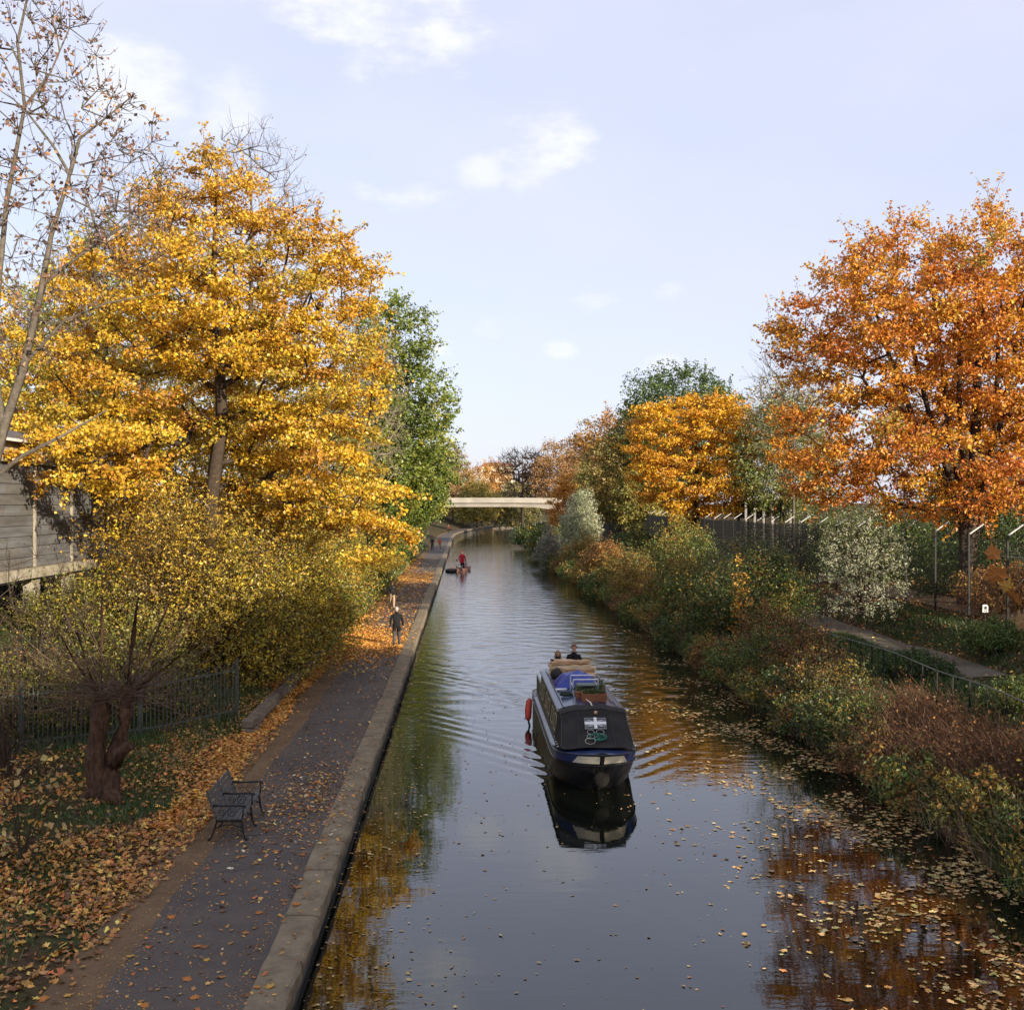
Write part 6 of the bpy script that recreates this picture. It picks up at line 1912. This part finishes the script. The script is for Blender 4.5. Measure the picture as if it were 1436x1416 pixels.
    MB().box((0, 0, .11), (.5, .42, .22)).build('body', canvas, bk, bevel=.02); MB().box((0, 0, .235), (.54, .46, .03)).build('lid', mat('green_lid', (.06, .09, .07), .5, .4), bk, bevel=.01)
    for q_, (x_, y_, cc) in enumerate(((-.22, 2.62, (.30, .12, .06)), (.42, 2.75, (.10, .12, .16)), (.55, 3.6, (.34, .14, .07)))):
        pt = empty('plant_pot', tuple(at(x_, y_, zt + .11)), BOAT_RZ); tag(pt, ['terracotta plant pot left of the planter box on the boat roof', 'grey plant pot right of the planter box on the boat roof', 'terracotta plant pot beside the metal rack on the boat roof'][q_], 'plant pot', 'plant pots on the boat roof')
        MB().tube([(0, 0, 0), (0, 0, .16), (0, 0, .16), (0, 0, .19)], [.075, .10, .115, .115], 10).build('pot', mat(f'pot_paint_{q_}', cc, .8, .2, var=.3, scale=9), pt, smooth=False)
        nn = 70
        v, f_ = kites(np.stack([rng.normal(0, .08, nn), rng.normal(0, .08, nn), .22 + .13 * rng.random(nn)], 1), rng.normal(size=(nn, 3)), rng.normal(size=(nn, 3)), .07 * rng.uniform(.6, 1.3, nn), .5)
        link_mesh('plants', np_mesh('plants', v, f_, False, pal_colors(rng, GREEN_D, 10, rng.integers(0, 10, nn))), LEAF, pt)['kind'] = 'stuff'
    ms = empty('mop', tuple(at(.66, 2.2, zt + .075)), BOAT_RZ); tag(ms, 'long pale mop lying along the right edge of the boat roof', 'mop')
    MB().tube([(0, 0, .03), (-.02, 1.9, .05)], .014, 6).build('handle', mat('mop_handle', (.55, .42, .26), .6, .3), ms)
    mh = MB()
    for k_ in range(16): mh.tube([(-.02, 1.86, .05), (-.02 + random.uniform(-.07, .07), 2.05, .05), (-.02 + random.uniform(-.1, .1), 2.2, .01)], .012, 4)
    mh.build('strands', mat('mop_strands', (.5, .47, .42), .95, .1, var=.4, scale=20), ms)
    hc = empty('hose_coil', tuple(at(-.5, 3.1, zt + .085)), BOAT_RZ); tag(hc, 'dark coiled hose on the left of the boat roof', 'hose')
    MB().tube([((.17 + .006 * k_ / 12) * math.cos(k_ / 12 * 6.2832), (.17 + .006 * k_ / 12) * math.sin(k_ / 12 * 6.2832), .03 + .014 * k_ / 12) for k_ in range(61)], .016, 5).build('coil', mat('hose_rubber', (.03, .05, .04), .5, .4), hc)
    MB().tube([(.17, 0, .1), (.3, .1, .05), (.32, .3, .03)], [.016, .02, .024], 6).build('nozzle', steel, hc)
    # blue tarpaulin bundle
    tp = MB(); rows = []
    for i in range(13):
        y = -.62 + 1.24 * i / 12; row = []
        for j in range(17):
            x = -.62 + 1.24 * j / 16
            e = max(0, 1 - (abs(x) / .63) ** 3) * max(0, 1 - (abs(y) / .63) ** 3)
            row.append((x * (1 + .05 * math.sin(i * 1.3)), y, .40 * e ** .6 + .05 * math.sin(x * 11 + y * 7) * e + .035 * math.sin(y * 17 - x * 5) * e))
        rows.append(row)
    tp.loft(rows)
    tarp = tp.build('blue_tarpaulin', mat('blue_tarp', (.022, .05, .30), .4, .5, col2=(.015, .03, .20), scale=4, bump=.02, bump_scale=9), None, smooth=True)
    tarp.location = at(-.06, 4.75, zt + .07); tarp.rotation_euler = (0, 0, BOAT_RZ)
    tag(tarp, 'bright blue tarpaulin bundle on the boat roof', 'tarpaulin')
    sh = MB(); sh.box((0, 0, .03), (.34, .12, .05)); sc_ = sh.build('white_plank', mat('white_plank_paint', (.75, .74, .70), .5, .3), None, bevel=.01)
    sc_.location = at(-.56, 4.1, zt + .075); sc_.rotation_euler = (0, 0, .35); tag(sc_, 'short white plank lying on the left of the boat roof', 'plank')
    # firewood: split timbers stacked crosswise
    woods = [mat('pale_timber', (.60, .42, .24), .8, .2, col2=(.46, .29, .15), scale=5, stretch=(.4, 3, 3)), mat('tan_timber', (.50, .32, .17), .8, .2, col2=(.36, .2, .1), scale=5, stretch=(.4, 3, 3)), mat('cream_timber', (.66, .52, .33), .8, .2, col2=(.52, .37, .2), scale=5, stretch=(.4, 3, 3))]
    rr = random.Random(12)
    k = 0
    for lay in range(4):
        nrow = 3 if lay < 2 else 2
        for q in range(nrow):
            m = MB(); L_ = rr.uniform(1.28, 1.5) * (1 - .05 * lay); w_ = rr.uniform(.17, .22); h_ = .112
            n_ = 8; rows = []
            for i in range(n_ + 1):
                x = -L_ / 2 + L_ * i / n_
                j = lambda: rr.uniform(-.022, .022)
                rows.append([(x, -w_ / 2 + j(), j()), (x, -w_ / 2 + j(), h_ * .8 + j()), (x, j(), h_ + j()), (x, w_ / 2 + j(), h_ * .8 + j()), (x, w_ / 2 + j(), j())])
            m.loft(rows, close=True); m.add(rows[0], [(0, 1, 2, 3, 4)]); m.add(rows[-1], [(4, 3, 2, 1, 0)])
            o = m.build('timber', woods[(k * 2 + lay) % 3], None)
            o.location = at(rr.uniform(-.1, .1), 6.3 + q * .24 + .06 * lay, zt + .12 + lay * .118)
            o.rotation_euler = (0, rr.uniform(-.03, .03), BOAT_RZ + rr.uniform(-.12, .12))
            tag(o, 'length of pale split timber stacked across the rear of the boat roof', 'timber', 'timbers stacked on the boat roof'); k += 1
    ba = MB(); 
    b2 = empty('canvas_bag', tuple(at(-.55, 5.7, zt + .12)), BOAT_RZ); tag(b2, 'dark bag lying left of the blue tarpaulin', 'bag')
    mb = MB(); mb.ball((0, 0, .16), (.2, .34, .17), 12, 8); mb.build('body', canvas, b2, smooth=True)
    MB().tube([(-.1, -.1, .3), (0, 0, .38), (.1, .1, .3)], .014, 5).build('handle', hullm, b2)
    # crew
    p1 = at(-.22, y1 + 1.15, .65); p2 = at(.34, y1 + 1.3, .65)
    person('long haired person in a dark jacket with white front at the stern left', tuple(p1), math.pi + BOAT_RZ + .1, cloth((.03, .028, .034), 'dark_jacket'), BLACKC, BLACKC, H_BL, 1.56, 'stand', long_hair=True, arms='front')
    person('auburn haired person in a black top at the stern right', tuple(p2), math.pi + BOAT_RZ - .05, BLACKC, GREYC, BLACKC, H_RED, 1.74, 'stand', arms='front')
    sf = MB(); sf.ball((0, 0, 0), (.15, .09, .13), 10, 7); so = sf.build('white_scarf', WHITEC, None, smooth=True)
    so.location = at(-.22, y1 + .96, 1.68); tag(so, 'white scarf held by the long haired person on the boat', 'scarf')


narrowboat()


# ------------------------------------------------------------------ small canoe in the distance
def canoe():
    Y = 113.0; X = (646 - 718) / FOC * Y; CR = .95
    root = empty('canoe', (X, Y, 0), CR); tag(root, 'small pink and white canoe near the kerb in the distance', 'boat')
    pink = mat('pink_hull', (.55, .30, .26), .4, .5, var=.2, scale=3)
    mb = MB(); rows = []
    for i in range(15):
        t = -1 + 2 * i / 14
        w = .42 * (1 - abs(t) ** 2.4) + .015; sh = .34 + .16 * abs(t) ** 2.5; x = t * 1.7
        rows.append([(x, -w, sh), (x, -w * .9, .1), (x, -w * .3, -.12), (x, w * .3, -.12), (x, w * .9, .1), (x, w, sh)])
    mb.loft(rows); mb.build('hull', pink, root, smooth=True)
    for t in (-.5, .55):
        MB().box((t, 0, .24), (.22, .70, .03)).build('thwart', mat('thwart_wood', (.3, .2, .1), .6, .3), root)
    dk = MB(); 
    o = empty('inflatable_tube', (X - .95, Y - 1.2, 0)); tag(o, 'black inflatable ring afloat beside the canoe', 'tube')
    pts = [(math.cos(a) * .42, math.sin(a) * .42, .12) for a in [k / 16 * 6.2832 for k in range(17)]]
    MB().tube(pts, .2, 9, cap=False).build('body', mat('black_rubber', (.012, .012, .013), .5, .4), o, smooth=True)
    MB().tube([(-.3, -.2, .32), (0, -.25, .38), (.3, -.2, .32)], .02, 5).build('handle', IRON, o)
    ca, sa = math.cos(CR), math.sin(CR)
    pos = lambda x, y, z: (X + ca * x - sa * y, Y + sa * x + ca * y, z)
    person('person in a crimson hooded jacket standing in the distant canoe', pos(.25, 0, .05), math.pi + .4, CRIMC, BLACKC, BLACKC, CRIMC, 2.0, 'stand', arms='down', bulk=1.25, cloth_long=True)
    person('dark haired person in white sitting at the front of the distant canoe', pos(-.62, 0, .12), math.pi + .9, WHITEC, GREYC, BLACKC, H_DK, 1.7, 'sit', arms='front')
    person('second seated person in white at the back of the distant canoe', pos(.85, 0, .12), math.pi - .4, cloth((.6, .45, .42), 'pale_pink_cloth'), MAROC, BLACKC, H_BR, 1.65, 'sit', arms='front')


canoe()
